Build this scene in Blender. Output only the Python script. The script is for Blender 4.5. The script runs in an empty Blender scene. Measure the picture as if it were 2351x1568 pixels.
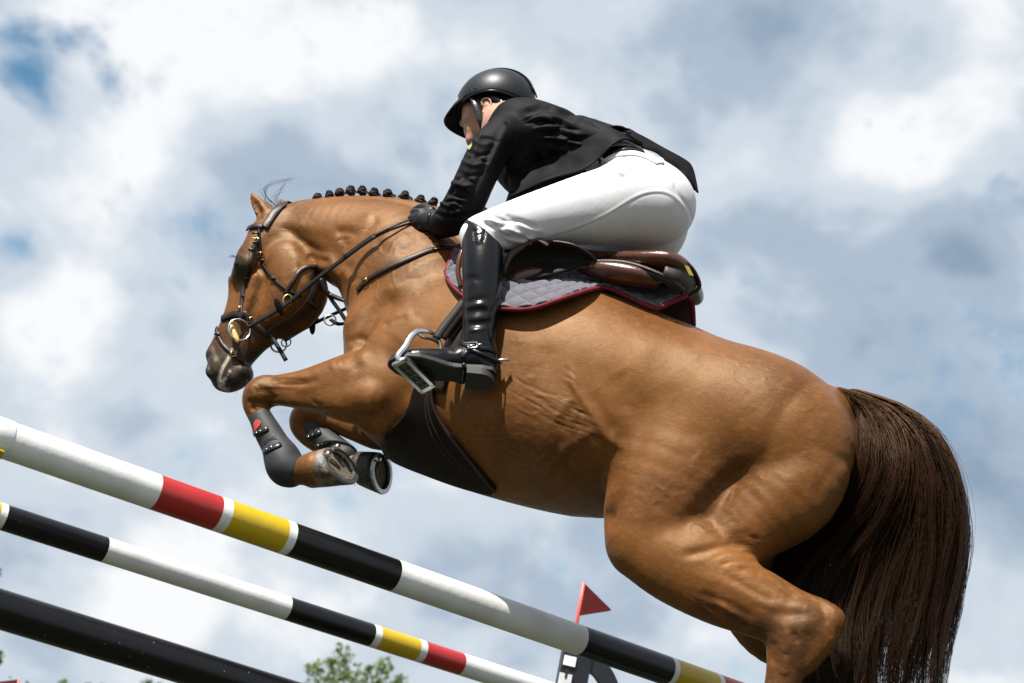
import bpy, bmesh, math, random
import numpy as np
from mathutils import Vector, Matrix, noise as mnoise
from mathutils.bvhtree import BVHTree

random.seed(7)
rng = np.random.default_rng(7)
S = bpy.context.scene
COL = S.collection
R = math.radians

# ------------------------------------------------------------------ camera
FPX, CX, CY = 3500.0, 1175.5, 784.0          # focal length and centre, in pixels of a 2351 px wide picture
PITCH = math.atan(1318.0 / FPX)
ROLL = R(12.0)
CAM_Z = 0.55
_R0 = np.array([1.0, 0, 0]); _F = np.array([0, math.cos(PITCH), math.sin(PITCH)])
_U0 = np.array([0, -math.sin(PITCH), math.cos(PITCH)])
CAMX = math.cos(ROLL) * _R0 + math.sin(ROLL) * _U0
CAMY = -math.sin(ROLL) * _R0 + math.cos(ROLL) * _U0
CAM = np.array([0, 0, CAM_Z])
cd = bpy.data.cameras.new('camera'); cam = bpy.data.objects.new('camera', cd); COL.objects.link(cam)
cd.sensor_width = 36.0; cd.lens = 36.0 * FPX / 2351.0; cd.clip_start = 0.1; cd.clip_end = 3000
m3 = Matrix((CAMX, CAMY, -_F)).transposed()
cam.matrix_world = Matrix.Translation(Vector(CAM)) @ m3.to_4x4()
cd.dof.use_dof = True; cd.dof.focus_distance = 4.62; cd.dof.aperture_fstop = 4.0
S.camera = cam

# ------------------------------------------------------------------ horse frame: x = heading, y = left side (towards the lens), z = up
YAW = R(20.0)
HD = np.array([-math.cos(YAW), math.sin(YAW), 0]); WD = np.array([-math.sin(YAW), -math.cos(YAW), 0]); VD = np.array([0, 0, 1.0])
def ray(px, py):
    return _F + (px - CX) / FPX * CAMX - (py - CY) / FPX * CAMY
ORG = CAM + ray(1600, 850) * 4.60; ORG[2] = 0.0
MH = Matrix((HD, WD, VD)).transposed().to_4x4(); MH.translation = Vector(ORG)
CAMH = np.array([np.dot(CAM - ORG, a) for a in (HD, WD, VD)])
def rayh(px, py):
    d = ray(px, py); return np.array([np.dot(d, HD), np.dot(d, WD), np.dot(d, VD)])
def P(px, py, w=0.0):
    d = rayh(px, py); t = (w - CAMH[1]) / d[1]
    return CAMH + d * t
FH = np.array([np.dot(_F, a) for a in (HD, WD, VD)])
def pxm(p):                                   # metres per pixel at a point of the horse frame
    return float(np.dot(np.asarray(p) - CAMH, FH)) / FPX
def W(px, py, depth):                         # world point on the sight line of a pixel
    return CAM + ray(px, py) * depth

# ------------------------------------------------------------------ light
SUN = 0.22 * HD + 0.52 * WD + 0.82 * VD; SUN /= np.linalg.norm(SUN)
SUN_EL = math.asin(SUN[2]); SUN_AZ = math.atan2(SUN[0], SUN[1])
sl = bpy.data.lights.new('sun', 'SUN'); sl.energy = 5.0; sl.angle = R(0.53); sl.color = (1.0, 0.95, 0.87)
so = bpy.data.objects.new('sun', sl); COL.objects.link(so)
so.rotation_euler = Vector(-SUN).to_track_quat('-Z', 'Y').to_euler(); so.location = (-5, -10, 20)

S.view_settings.view_transform = 'Standard'; S.view_settings.look = 'None'
S.view_settings.exposure = 0.88; S.view_settings.gamma = 1.0; S.view_settings.use_curve_mapping = False

# ------------------------------------------------------------------ node helpers
class NT:
    def __init__(self, tree): self.t = tree; tree.nodes.clear()
    def n(self, typ, **kw):
        nd = self.t.nodes.new(typ)
        for k, v in kw.items():
            if k.startswith('i_'):
                key = k[2:]; key = int(key) if key.isdigit() else key.replace('_', ' ')
                s = nd.inputs[key]
                if isinstance(v, bpy.types.NodeSocket): self.t.links.new(v, s)
                else: s.default_value = v
            else: setattr(nd, k, v)
        return nd
    def lk(self, a, b): self.t.links.new(a, b)
    def math(self, op, a, b=None, c=None, clamp=False):
        nd = self.t.nodes.new('ShaderNodeMath'); nd.operation = op; nd.use_clamp = clamp
        for i, v in enumerate((a, b, c)):
            if v is None: continue
            if isinstance(v, bpy.types.NodeSocket): self.t.links.new(v, nd.inputs[i])
            else: nd.inputs[i].default_value = v
        return nd.outputs[0]
    def mix(self, f, a, b, blend='MIX'):
        nd = self.t.nodes.new('ShaderNodeMix'); nd.data_type = 'RGBA'; nd.blend_type = blend
        for s, v in ((nd.inputs[0], f), (nd.inputs[6], a), (nd.inputs[7], b)):
            if isinstance(v, bpy.types.NodeSocket): self.t.links.new(v, s)
            else: s.default_value = (*v, 1) if isinstance(v, (tuple, list)) and len(v) == 3 else v
        return nd.outputs[2]
    def smooth(self, v, lo, hi):
        nd = self.t.nodes.new('ShaderNodeMapRange'); nd.interpolation_type = 'SMOOTHSTEP'
        self.t.links.new(v, nd.inputs[0]); nd.inputs[1].default_value = lo; nd.inputs[2].default_value = hi
        return nd.outputs[0]
    def noise(self, vec, scale, detail=3, rough=0.5, dist=0.0):
        nd = self.t.nodes.new('ShaderNodeTexNoise')
        if vec is not None: self.t.links.new(vec, nd.inputs['Vector'])
        nd.inputs['Scale'].default_value = scale; nd.inputs['Detail'].default_value = detail
        nd.inputs['Roughness'].default_value = rough; nd.inputs['Distortion'].default_value = dist
        return nd.outputs[0]
    def mapping(self, vec, scale=(1, 1, 1), rot=(0, 0, 0), loc=(0, 0, 0)):
        nd = self.t.nodes.new('ShaderNodeMapping'); self.t.links.new(vec, nd.inputs[0])
        nd.inputs['Scale'].default_value = scale; nd.inputs['Rotation'].default_value = rot; nd.inputs['Location'].default_value = loc
        return nd.outputs[0]

# ------------------------------------------------------------------ sky: Nishita blue behind broken cumulus
def make_world():
    w = bpy.data.worlds.new('World'); S.world = w; w.use_nodes = True
    g = NT(w.node_tree)
    sky = g.n('ShaderNodeTexSky', sky_type='NISHITA', sun_disc=False, sun_elevation=SUN_EL, sun_rotation=SUN_AZ,
              air_density=1.0, dust_density=1.2, ozone_density=1.0)
    tc = g.n('ShaderNodeTexCoord'); D = tc.outputs['Generated']
    sep = g.n('ShaderNodeSeparateXYZ', i_0=D)
    V = g.mapping(D, (1, 1, 1.22), (0, R(-10), 0))
    warp = g.n('ShaderNodeTexNoise', i_Vector=V); warp.inputs['Scale'].default_value = 5.0; warp.inputs['Detail'].default_value = 3
    wv = g.n('ShaderNodeVectorMath', operation='MULTIPLY_ADD'); g.lk(warp.outputs['Color'], wv.inputs[0])
    wv.inputs[1].default_value = (0.06,) * 3; g.lk(V, wv.inputs[2]); V2 = wv.outputs[0]
    big = g.noise(V2, 4.2, 2, 0.5); med = g.noise(V2, 9.5, 4, 0.5); fine = g.noise(V2, 24.0, 4, 0.5)
    off = g.n('ShaderNodeVectorMath', operation='ADD', i_0=V2); off.inputs[1].default_value = (-.012, -.01, .045)
    lit = g.math('SUBTRACT', g.noise(V2, 8.0, 4, 0.5), g.noise(off.outputs[0], 8.0, 4, 0.5))
    # broad cloud masses at their places in the sky: (px, py, radius, brightness, blue gap)
    DN = g.n('ShaderNodeVectorMath', operation='NORMALIZE', i_0=D).outputs[0]
    blobs_b, blobs_g = None, None
    for (x, y, rad, b, gap) in SKY_MASSES:
        d = Vector(ray(x, y)).normalized()
        dt = g.n('ShaderNodeVectorMath', operation='DOT_PRODUCT', i_0=DN); dt.inputs[1].default_value = d
        c = g.math('EXPONENT', g.math('MULTIPLY', g.math('SUBTRACT', dt.outputs['Value'], 1.0), 2.0 / (rad / FPX) ** 2))
        if b:
            t = g.math('MULTIPLY', c, b); blobs_b = t if blobs_b is None else g.math('ADD', blobs_b, t)
        if gap:
            t = g.math('MULTIPLY', c, gap); blobs_g = t if blobs_g is None else g.math('ADD', blobs_g, t)
    bright = g.math('ADD', g.math('ADD', g.math('MULTIPLY_ADD', big, 0.36, 0.255), g.math('MULTIPLY', med, 0.40)), g.math('MULTIPLY', fine, 0.22))
    bright = g.math('ADD', g.math('ADD', bright, blobs_b), g.math('MULTIPLY', lit, 0.60))
    ramp = g.n('ShaderNodeValToRGB'); g.lk(bright, ramp.inputs[0])
    e = ramp.color_ramp; e.interpolation = 'EASE'
    e.elements[0].position = 0.40; e.elements[0].color = (0.25, 0.335, 0.445, 1)
    e.elements[1].position = 0.93; e.elements[1].color = (0.88, 0.895, 0.91, 1)
    for p, c in ((0.58, (0.395, 0.48, 0.585)), (0.74, (0.59, 0.66, 0.735))):
        k = e.elements.new(p); k.color = (*c, 1)
    gapf = g.math('ADD', blobs_g, g.math('MULTIPLY', g.math('SUBTRACT', med, 0.5), 2.0))
    gapf = g.math('ADD', gapf, g.math('MULTIPLY', g.math('SUBTRACT', fine, 0.5), 2.0))
    gapm = g.smooth(gapf, 0.20, 1.15)
    b1 = g.n('ShaderNodeBackground', i_Color=g.mix(1.0, sky.outputs[0], (0.66, 1.0, 1.02), 'MULTIPLY'), i_Strength=0.075)
    b2 = g.n('ShaderNodeBackground', i_Color=ramp.outputs[0], i_Strength=0.59)
    mx = g.n('ShaderNodeMixShader', i_0=gapm, i_1=b2.outputs[0], i_2=b1.outputs[0])
    g.n('ShaderNodeOutputWorld', i_Surface=mx.outputs[0])
SKY_MASSES = [
    (500, 170, 230, 0.15, 0), (150, 50, 160, 0.12, 0), (900, 50, 260, 0.08, 0), (1850, 70, 230, -0.24, 0), (1550, 60, 140, -0.08, 0), (2300, 60, 130, 0.20, 0),
    (2000, 310, 220, 0.30, 0), (1750, 340, 120, 0.12, 0), (2280, 220, 130, 0.12, 0), (700, 390, 170, -0.12, 0), (520, 480, 140, -0.16, 0), (930, 330, 120, -0.14, 0),
    (300, 360, 110, 0.15, 0), (420, 580, 120, -0.08, 0), (2250, 510, 150, -0.14, 0), (1800, 580, 200, -0.15, 0), (2150, 800, 300, -0.24, 0), (2260, 1010, 220, -0.12, 0),
    (110, 790, 130, 0.28, 0), (210, 620, 80, 0.12, 0), (380, 1380, 140, 0.18, 0), (1300, 1200, 130, -0.10, 0), (300, 1460, 120, 0.12, 0), (650, 1330, 120, 0.10, 0), (60, 560, 80, -0.12, 0),
    (2300, 1450, 150, 0.10, 0), (1450, 470, 200, -0.04, 0),
    (130, 130, 75, 0, 0.55), (60, 205, 70, 0, 0.55), (240, 210, 70, 0, 0.50), (40, 110, 60, 0, 0.4), (30, 560, 80, 0, 0.30), (2150, 930, 220, 0, 0.22), (1330, 1290, 130, 0, 0.30)]
make_world()

# ------------------------------------------------------------------ materials
MATS = {}
def mat(name, col, rough=0.5, spec=0.5, metal=0.0, var=0.0, vscale=20.0, bump=0.0, bscale=200.0, coat=0.0, sheen=0.0, stretch=(1, 1, 1), col2=None, sss=0.0, specks=None, scuff=None):
    if name in MATS: return MATS[name]
    m = bpy.data.materials.new(name); m.use_nodes = True; g = NT(m.node_tree)
    tc = g.n('ShaderNodeTexCoord'); O = g.mapping(tc.outputs['Object'], stretch)
    b = g.n('ShaderNodeBsdfPrincipled'); b.inputs['Roughness'].default_value = rough
    b.inputs['Specular IOR Level'].default_value = spec; b.inputs['Metallic'].default_value = metal
    b.inputs['Coat Weight'].default_value = coat; b.inputs['Coat Roughness'].default_value = 0.12
    b.inputs['Sheen Weight'].default_value = sheen
    if sss: b.inputs['Subsurface Weight'].default_value = sss; b.inputs['Subsurface Scale'].default_value = 0.01; b.inputs['Subsurface Radius'].default_value = (1, .35, .2)
    c2 = col2 if col2 else tuple(max(0, c * (1 - var)) for c in col)
    if var or col2:
        f = g.smooth(g.noise(O, vscale, 4, 0.6), 0.3, 0.7)
        g.lk(g.mix(f, col, c2), b.inputs['Base Color'])
    else: b.inputs['Base Color'].default_value = (*col, 1)
    if specks or scuff:
        c = g.mix(g.smooth(g.noise(O, vscale, 4, 0.6), 0.3, 0.7), col, c2)
        if scuff:
            s1 = g.noise(g.mapping(O, (1, 1, 1)), 26, 6, 0.7, 2.0); c = g.mix(g.math('MULTIPLY', g.smooth(s1, 0.62, 0.70), scuff[3]), c, scuff[:3])
        if specks:
            vo = g.n('ShaderNodeTexVoronoi', i_Scale=70.0); g.lk(O, vo.inputs['Vector']); sp_ = g.n('ShaderNodeSeparateColor', i_0=vo.outputs['Color'])
            on = g.math('MULTIPLY', g.math('LESS_THAN', vo.outputs['Distance'], 0.085), g.math('GREATER_THAN', sp_.outputs[0], 0.80)); c = g.mix(on, c, specks)
        g.lk(c, b.inputs['Base Color'])
    if bump:
        bp = g.n('ShaderNodeBump', i_Strength=bump, i_Distance=0.002, i_Height=g.noise(O, bscale, 3, 0.6)); g.lk(bp.outputs[0], b.inputs['Normal'])
    g.n('ShaderNodeOutputMaterial', i_Surface=b.outputs[0])
    MATS[name] = m; return m

# ------------------------------------------------------------------ objects
BASES = {}
def tag(o, label=None, cat=None, group=None, kind=None):
    for k, v in (('label', label), ('category', cat), ('group', group), ('kind', kind)):
        if v: o[k] = v
    return o
def thing(name, label, cat, base=(0, 0, 0), group=None, horse=True):
    """an Empty at the thing's base; base in the horse frame (horse=True) or in the world"""
    o = bpy.data.objects.new(name, None); COL.objects.link(o); o.empty_display_size = 0.1
    o.matrix_world = (MH @ Matrix.Translation(Vector(base))) if horse else Matrix.Translation(Vector(base))
    BASES[o.name] = np.array(base, float); tag(o, label, cat, group)
    return o
def root_base(o):
    while o.parent is not None: o = o.parent
    return BASES.get(o.name, np.zeros(3))
def link_mesh(name, me, m=None, parent=None, smooth=True):
    o = bpy.data.objects.new(name, me); COL.objects.link(o)
    if m is not None and not me.materials: me.materials.append(m)
    if smooth and len(me.polygons): me.polygons.foreach_set('use_smooth', np.ones(len(me.polygons), bool))
    if parent is not None: o.parent = parent
    return o
def mesh(name, verts, faces, m=None, parent=None, smooth=True):
    """verts in the frame of the thing's root (horse frame or world); stored relative to the root's base"""
    v = np.asarray(verts, np.float64).reshape(-1, 3)
    if parent is not None: v = v - root_base(parent)
    me = bpy.data.meshes.new(name)
    if isinstance(faces, np.ndarray):
        n = faces.shape[1]
        me.vertices.add(len(v)); me.vertices.foreach_set('co', v.astype(np.float32).ravel())
        me.loops.add(faces.size); me.loops.foreach_set('vertex_index', faces.astype(np.int32).ravel())
        me.polygons.add(len(faces)); me.polygons.foreach_set('loop_start', np.arange(0, faces.size, n, dtype=np.int32))
        me.update(calc_edges=True); me.validate()
    else:
        me.from_pydata([tuple(x) for x in v], [], faces); me.validate()
    return link_mesh(name, me, m, parent, smooth)

class MB:
    """collects simple shapes for one mesh"""
    def __init__(self): self.v = []; self.f = []
    def add(self, v, f):
        o = len(self.v); self.v += [tuple(map(float, x)) for x in v]; self.f += [tuple(i + o for i in q) for q in f]
    def tube(self, pts, r, n=10, cap=True, flat=1.0, up=None):
        pts = [np.asarray(p, float) for p in pts]; k = len(pts)
        rr = [r] * k if np.isscalar(r) else list(r)
        vs = []; prev = None
        for i, p in enumerate(pts):
            t = pts[min(i + 1, k - 1)] - pts[max(i - 1, 0)]; t /= (np.linalg.norm(t) + 1e-12)
            if prev is None:
                a = np.asarray(up, float) if up is not None else (np.array([0, 0, 1.0]) if abs(t[2]) < 0.9 else np.array([1.0, 0, 0]))
            else: a = prev
            a = a - t * np.dot(a, t); a /= (np.linalg.norm(a) + 1e-12); prev = a; b = np.cross(t, a)
            for j in range(n):
                an = 2 * math.pi * j / n; vs.append(p + rr[i] * (math.cos(an) * a * flat + math.sin(an) * b))
        fs = []
        for i in range(k - 1):
            for j in range(n): fs.append((i * n + j, i * n + (j + 1) % n, (i + 1) * n + (j + 1) % n, (i + 1) * n + j))
        if cap: fs.append(tuple(range(n - 1, -1, -1))); fs.append(tuple((k - 1) * n + j for j in range(n)))
        self.add(vs, fs); return self
    def box(self, c, ax, ay, az):
        c, ax, ay, az = (np.asarray(q, float) for q in (c, ax, ay, az))
        v = [c + sx * ax + sy * ay + sz * az for sx in (-1, 1) for sy in (-1, 1) for sz in (-1, 1)]
        self.add(v, [(0, 1, 3, 2), (4, 6, 7, 5), (0, 4, 5, 1), (2, 3, 7, 6), (0, 2, 6, 4), (1, 5, 7, 3)]); return self
    def ribbon(self, pts, nrm, width, thick, n_off=0.0, closed=False):
        """flat strap with rounded edges along pts; nrm = outward normals"""
        pts = [np.asarray(p, float) for p in pts]; k = len(pts); vs = []
        ww = [width] * k if np.isscalar(width) else list(width)
        prof = [(-.5, 0), (-.5, .6), (-.42, 1), (.42, 1), (.5, .6), (.5, 0)]
        for i, p in enumerate(pts):
            if closed: t = pts[(i + 1) % k] - pts[i - 1]
            else: t = pts[min(i + 1, k - 1)] - pts[max(i - 1, 0)]
            t /= (np.linalg.norm(t) + 1e-12)
            nn = np.asarray(nrm[i], float); nn = nn - t * np.dot(nn, t); nn /= (np.linalg.norm(nn) + 1e-12); b = np.cross(t, nn)
            for (a, h) in prof: vs.append(p + b * a * ww[i] + nn * (h * thick + n_off))
        q = len(prof); fs = []
        for i in range(k if closed else k - 1):
            j2 = (i + 1) % k
            for j in range(q): fs.append((i * q + j, i * q + (j + 1) % q, j2 * q + (j + 1) % q, j2 * q + j))
        if not closed: fs.append(tuple(range(q - 1, -1, -1))); fs.append(tuple((k - 1) * q + j for j in range(q)))
        self.add(vs, fs); return self
    def ball(self, c, r, n=10, ax=None):
        c = np.asarray(c, float); A = np.eye(3) * r if ax is None else np.asarray(ax, float); vs = []; fs = []; m_ = n // 2 + 1
        for i in range(m_ + 1):
            th = math.pi * i / m_
            for j in range(n):
                an = 2 * math.pi * j / n
                vs.append(c + math.sin(th) * math.cos(an) * A[0] + math.sin(th) * math.sin(an) * A[1] + math.cos(th) * A[2])
        for i in range(m_):
            for j in range(n): fs.append((i * n + j, (i + 1) * n + j, (i + 1) * n + (j + 1) % n, i * n + (j + 1) % n))
        self.add(vs, fs); return self
    def build(self, name, m, parent=None, smooth=True):
        return mesh(name, self.v, self.f, m, parent, smooth)

def catmull(pts, n):
    """smooth resampling of rows of pts, n steps per segment"""
    p = np.asarray(pts, float)
    if len(p) < 3: 
        t = np.linspace(0, 1, n + 1)[:, None]; return p[0] * (1 - t) + p[1] * t if len(p) == 2 else p
    q = np.vstack([2 * p[0] - p[1], p, 2 * p[-1] - p[-2]]); out = []
    for i in range(1, len(q) - 2):
        for j in range(n):
            t = j / n; a, b, c, d = q[i - 1], q[i], q[i + 1], q[i + 2]
            out.append(0.5 * ((2 * b) + (-a + c) * t + (2 * a - 5 * b + 4 * c - d) * t * t + (-a + 3 * b - 3 * c + d) * t ** 3))
    out.append(p[-1]); return np.array(out)

# ------------------------------------------------------------------ solid shapes grown as one smooth skin
class Sdf:
    def __init__(self, lo, hi, h):
        self.lo = np.asarray(lo, float); self.h = h
        n = np.ceil((np.asarray(hi, float) - self.lo) / h).astype(int) + 1
        self.ax = [np.asarray(self.lo[i] + h * np.arange(n[i]), np.float32) for i in range(3)]
        self.f = np.full(n, 0.5, np.float32)
    def box(self, lo, hi):
        sl = []
        for i in range(3):
            a = int(max(0, math.floor((lo[i] - self.lo[i]) / self.h))); b = int(min(len(self.ax[i]), math.ceil((hi[i] - self.lo[i]) / self.h) + 1))
            if b <= a: return None
            sl.append(slice(a, b))
        return tuple(sl)
    def dist(self, pts, pad):
        """pts rows: x, y(lateral), z, radius, lateral stretch"""
        p = np.asarray(pts, float)
        ext = (p[:, 3] * np.maximum(1, p[:, 4]) + pad)[:, None]
        lo = (p[:, :3] - ext).min(0); hi = (p[:, :3] + ext).max(0)
        sl = self.box(lo, hi)
        if sl is None: return None, None
        X = self.ax[0][sl[0]][:, None, None]; Y = self.ax[1][sl[1]][None, :, None]; Z = self.ax[2][sl[2]][None, None, :]
        D = np.full(self.f[sl].shape, 0.5, np.float32)
        off = [s.start for s in sl]
        segs = [(p[i], p[i + 1]) for i in range(len(p) - 1)] if len(p) > 1 else [(p[0], p[0] + np.array([1e-4, 0, 0, 0, 0]))]
        for a, b in segs:
            e = max(a[3] * max(1, a[4]), b[3] * max(1, b[4])) + pad
            s2 = self.box(np.minimum(a[:3], b[:3]) - e, np.maximum(a[:3], b[:3]) + e)
            if s2 is None: continue
            ss = tuple(slice(q.start - o, q.stop - o) for q, o in zip(s2, off))
            x = X[ss[0]] - np.float32(a[0]); y = Y[:, ss[1]] - np.float32(a[1]); z = Z[:, :, ss[2]] - np.float32(a[2])
            d = (b - a).astype(np.float32); sm = 0.5 * (a[4] + b[4])
            L = float(d[0] ** 2 + (d[1] / sm) ** 2 + d[2] ** 2) + 1e-12
            t = np.clip((x * (d[0] / L) + y * (d[1] / (L * sm * sm)) + z * (d[2] / L)), 0, 1)
            si = 1.0 / (np.float32(a[4]) + t * np.float32(b[4] - a[4]))
            q = np.sqrt((x - t * d[0]) ** 2 + ((y - t * d[1]) * si) ** 2 + (z - t * d[2]) ** 2) - (np.float32(a[3]) + t * np.float32(b[3] - a[3]))
            np.minimum(D[ss], q, out=D[ss])
        return sl, D
    def add(self, pts, k=0.03, sub=4, mirror=False, cut=False, raw=False):
        """pts rows: px, py, r_px, w, s   (raw=True: x, y, z, r, s in metres)"""
        rows = []
        for q in pts:
            if raw: rows.append(list(q)); continue
            c = P(q[0], q[1], q[3]); rows.append([*c, q[2] * pxm(c), q[4] if len(q) > 4 else 1.0])
        rows = np.array(rows, float)
        if len(rows) > 2: rows = catmull(rows, sub)
        rows[:, 3] = np.maximum(rows[:, 3], 1e-4)
        for mi in ((1, -1) if mirror else (1,)):
            rr = rows.copy(); rr[:, 1] *= mi
            sl, D = self.dist(rr, k + 4 * self.h)
            if sl is None: continue
            A = self.f[sl]; kk = np.float32(max(k, 1e-5))
            if cut:
                D = -D; hh = np.maximum(kk - np.abs(A - D), 0) / kk; self.f[sl] = np.maximum(A, D) + hh * hh * kk * 0.25
            else:
                hh = np.maximum(kk - np.abs(A - D), 0) / kk; self.f[sl] = np.minimum(A, D) - hh * hh * kk * 0.25
        return self
    def extract(self):
        f = self.f; s = f < 0
        c = s[:-1, :-1, :-1].astype(np.int8)
        tot = np.zeros(c.shape, np.int8)
        for i in (0, 1):
            for j in (0, 1):
                for k in (0, 1): tot += s[i:f.shape[0] - 1 + i, j:f.shape[1] - 1 + j, k:f.shape[2] - 1 + k]
        mix = (tot > 0) & (tot < 8); I = np.argwhere(mix)
        ids = np.full(c.shape, -1, np.int32); ids[mix] = np.arange(len(I), dtype=np.int32)
        acc = np.zeros((len(I), 3)); cnt = np.zeros(len(I))
        cor = {(a, b, d): f[I[:, 0] + a, I[:, 1] + b, I[:, 2] + d] for a in (0, 1) for b in (0, 1) for d in (0, 1)}
        for ax in range(3):
            o = [q for q in range(3) if q != ax]
            for a in (0, 1):
                for b in (0, 1):
                    k0 = [0, 0, 0]; k0[o[0]] = a; k0[o[1]] = b; k1 = list(k0); k1[ax] = 1
                    v0, v1 = cor[tuple(k0)], cor[tuple(k1)]; mk = (v0 < 0) != (v1 < 0)
                    t = np.where(mk, v0 / np.where(mk, v0 - v1, 1), 0)
                    pt = np.tile(np.array(k0, float), (len(I), 1)); pt[:, ax] = t
                    acc[mk] += pt[mk]; cnt[mk] += 1
        V = self.lo + self.h * (I + acc / np.maximum(cnt, 1)[:, None])
        F = []
        for ax in range(3):
            o = [(ax + 1) % 3, (ax + 2) % 3]
            sl0 = [slice(1, -1)] * 3; sl1 = [slice(1, -1)] * 3
            sl0[ax] = slice(0, -1); sl1[ax] = slice(1, None)
            ch = s[tuple(sl0)] != s[tuple(sl1)]
            E = np.argwhere(ch)
            if not len(E): continue
            E = E + 1; E[:, ax] -= 1
            ins = s[E[:, 0], E[:, 1], E[:, 2]]
            q = []
            for (da, db) in ((0, 0), (-1, 0), (-1, -1), (0, -1)):
                c_ = E.copy(); c_[:, o[0]] += da; c_[:, o[1]] += db; q.append(ids[c_[:, 0], c_[:, 1], c_[:, 2]])
            q = np.stack(q, 1); q[~ins] = q[~ins][:, ::-1]; F.append(q)
        return V, np.vstack(F)
def relax(V, F, it=2, lam=0.5):
    n = len(V); e = np.vstack([F[:, [0, 1]], F[:, [1, 2]], F[:, [2, 3]], F[:, [3, 0]]])
    deg = np.bincount(np.concatenate([e[:, 0], e[:, 1]]), minlength=n)[:, None].clip(1)
    for _ in range(it):
        for l_ in (lam, -lam * 1.04):
            a = np.zeros_like(V)
            for c in range(3): a[:, c] = np.bincount(e[:, 0], V[e[:, 1], c], n) + np.bincount(e[:, 1], V[e[:, 0], c], n)
            V = V + l_ * (a / deg - V)
    return V
def vnormals(V, F):
    a = np.cross(V[F[:, 2]] - V[F[:, 0]], V[F[:, 3]] - V[F[:, 1]]); n = np.zeros_like(V)
    for c in range(3):
        for k in range(4): n[:, c] += np.bincount(F[:, k], a[:, c], len(V))
    return n / (np.linalg.norm(n, axis=1, keepdims=True) + 1e-12)
def proj_px(V):
    """pixel (2351 wide frame) of points in the horse frame - used to lay markings out on the coat"""
    d = V - CAMH
    AX = np.array([np.dot(CAMX, a) for a in (HD, WD, VD)]); AY = np.array([np.dot(CAMY, a) for a in (HD, WD, VD)])
    z = d @ FH; return CX + FPX * (d @ AX) / z, CY - FPX * (d @ AY) / z
# ================================================================== SETTING
def make_ground():
    m = bpy.data.materials.new('turf'); m.use_nodes = True; g = NT(m.node_tree)
    tc = g.n('ShaderNodeTexCoord'); O = tc.outputs['Object']
    a = g.noise(O, 0.35, 4, 0.6); b = g.noise(O, 9.0, 4, 0.6)
    c = g.mix(g.smooth(a, 0.35, 0.65), (0.023, 0.028, 0.0075), (0.036, 0.037, 0.012))
    c = g.mix(g.math('MULTIPLY', g.smooth(b, 0.35, 0.7), 0.5), c, (0.016, 0.020, 0.006))
    bs = g.n('ShaderNodeBsdfPrincipled', i_Base_Color=c, i_Roughness=0.85)
    bp = g.n('ShaderNodeBump', i_Strength=0.6, i_Distance=0.03, i_Height=g.noise(O, 40, 4, 0.6)); g.lk(bp.outputs[0], bs.inputs['Normal'])
    g.n('ShaderNodeOutputMaterial', i_Surface=bs.outputs[0])
    n = 48; vs = [(0, 0, 0)]; fs = []
    radii = [3, 8, 20, 50, 120, 300, 900]
    for r in radii:
        for j in range(n):
            a_ = 2 * math.pi * j / n; x, y = r * math.cos(a_), r * math.sin(a_)
            vs.append((x, y, 0.0 if r < 60 else 0.6 * mnoise.noise(Vector((x * .02, y * .02, 0)))))
    for j in range(n): fs.append((0, 1 + j, 1 + (j + 1) % n))
    for i in range(len(radii) - 1):
        for j in range(n):
            a_, b_ = 1 + i * n, 1 + (i + 1) * n; fs.append((a_ + j, b_ + j, b_ + (j + 1) % n, a_ + (j + 1) % n))
    o = mesh('ground', vs, fs, m); tag(o, kind='structure')
make_ground()

# ------------------------------------------------------------------ trees beyond the arena
def leaf_mat(name, c1, c2):
    m = bpy.data.materials.new(name); m.use_nodes = True; g = NT(m.node_tree)
    tc = g.n('ShaderNodeTexCoord'); f = g.noise(tc.outputs['Object'], 1.3, 3, 0.6)
    geo = g.n('ShaderNodeNewGeometry'); rnd = geo.outputs['Random Per Island']
    c = g.mix(g.smooth(f, 0.35, 0.65), c1, c2); c = g.mix(g.math('MULTIPLY', rnd, 0.5), c, tuple(x * 1.5 for x in c1))
    d = g.n('ShaderNodeBsdfPrincipled', i_Base_Color=c, i_Roughness=0.5)
    t = g.n('ShaderNodeBsdfTranslucent', i_Color=g.mix(0.5, c, (0.25, 0.34, 0.04)))
    mx = g.n('ShaderNodeMixShader', i_0=0.35, i_1=d.outputs[0], i_2=t.outputs[0])
    g.n('ShaderNodeOutputMaterial', i_Surface=mx.outputs[0]); return m
LEAF = leaf_mat('leaves', (0.085, 0.13, 0.035), (0.12, 0.165, 0.055))
LEAF2 = leaf_mat('leaves_dark', (0.045, 0.085, 0.022), (0.085, 0.13, 0.03))
BARK = mat('bark', (0.11, 0.085, 0.06), 0.9, var=0.4, vscale=6, bump=0.5, bscale=30)
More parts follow.
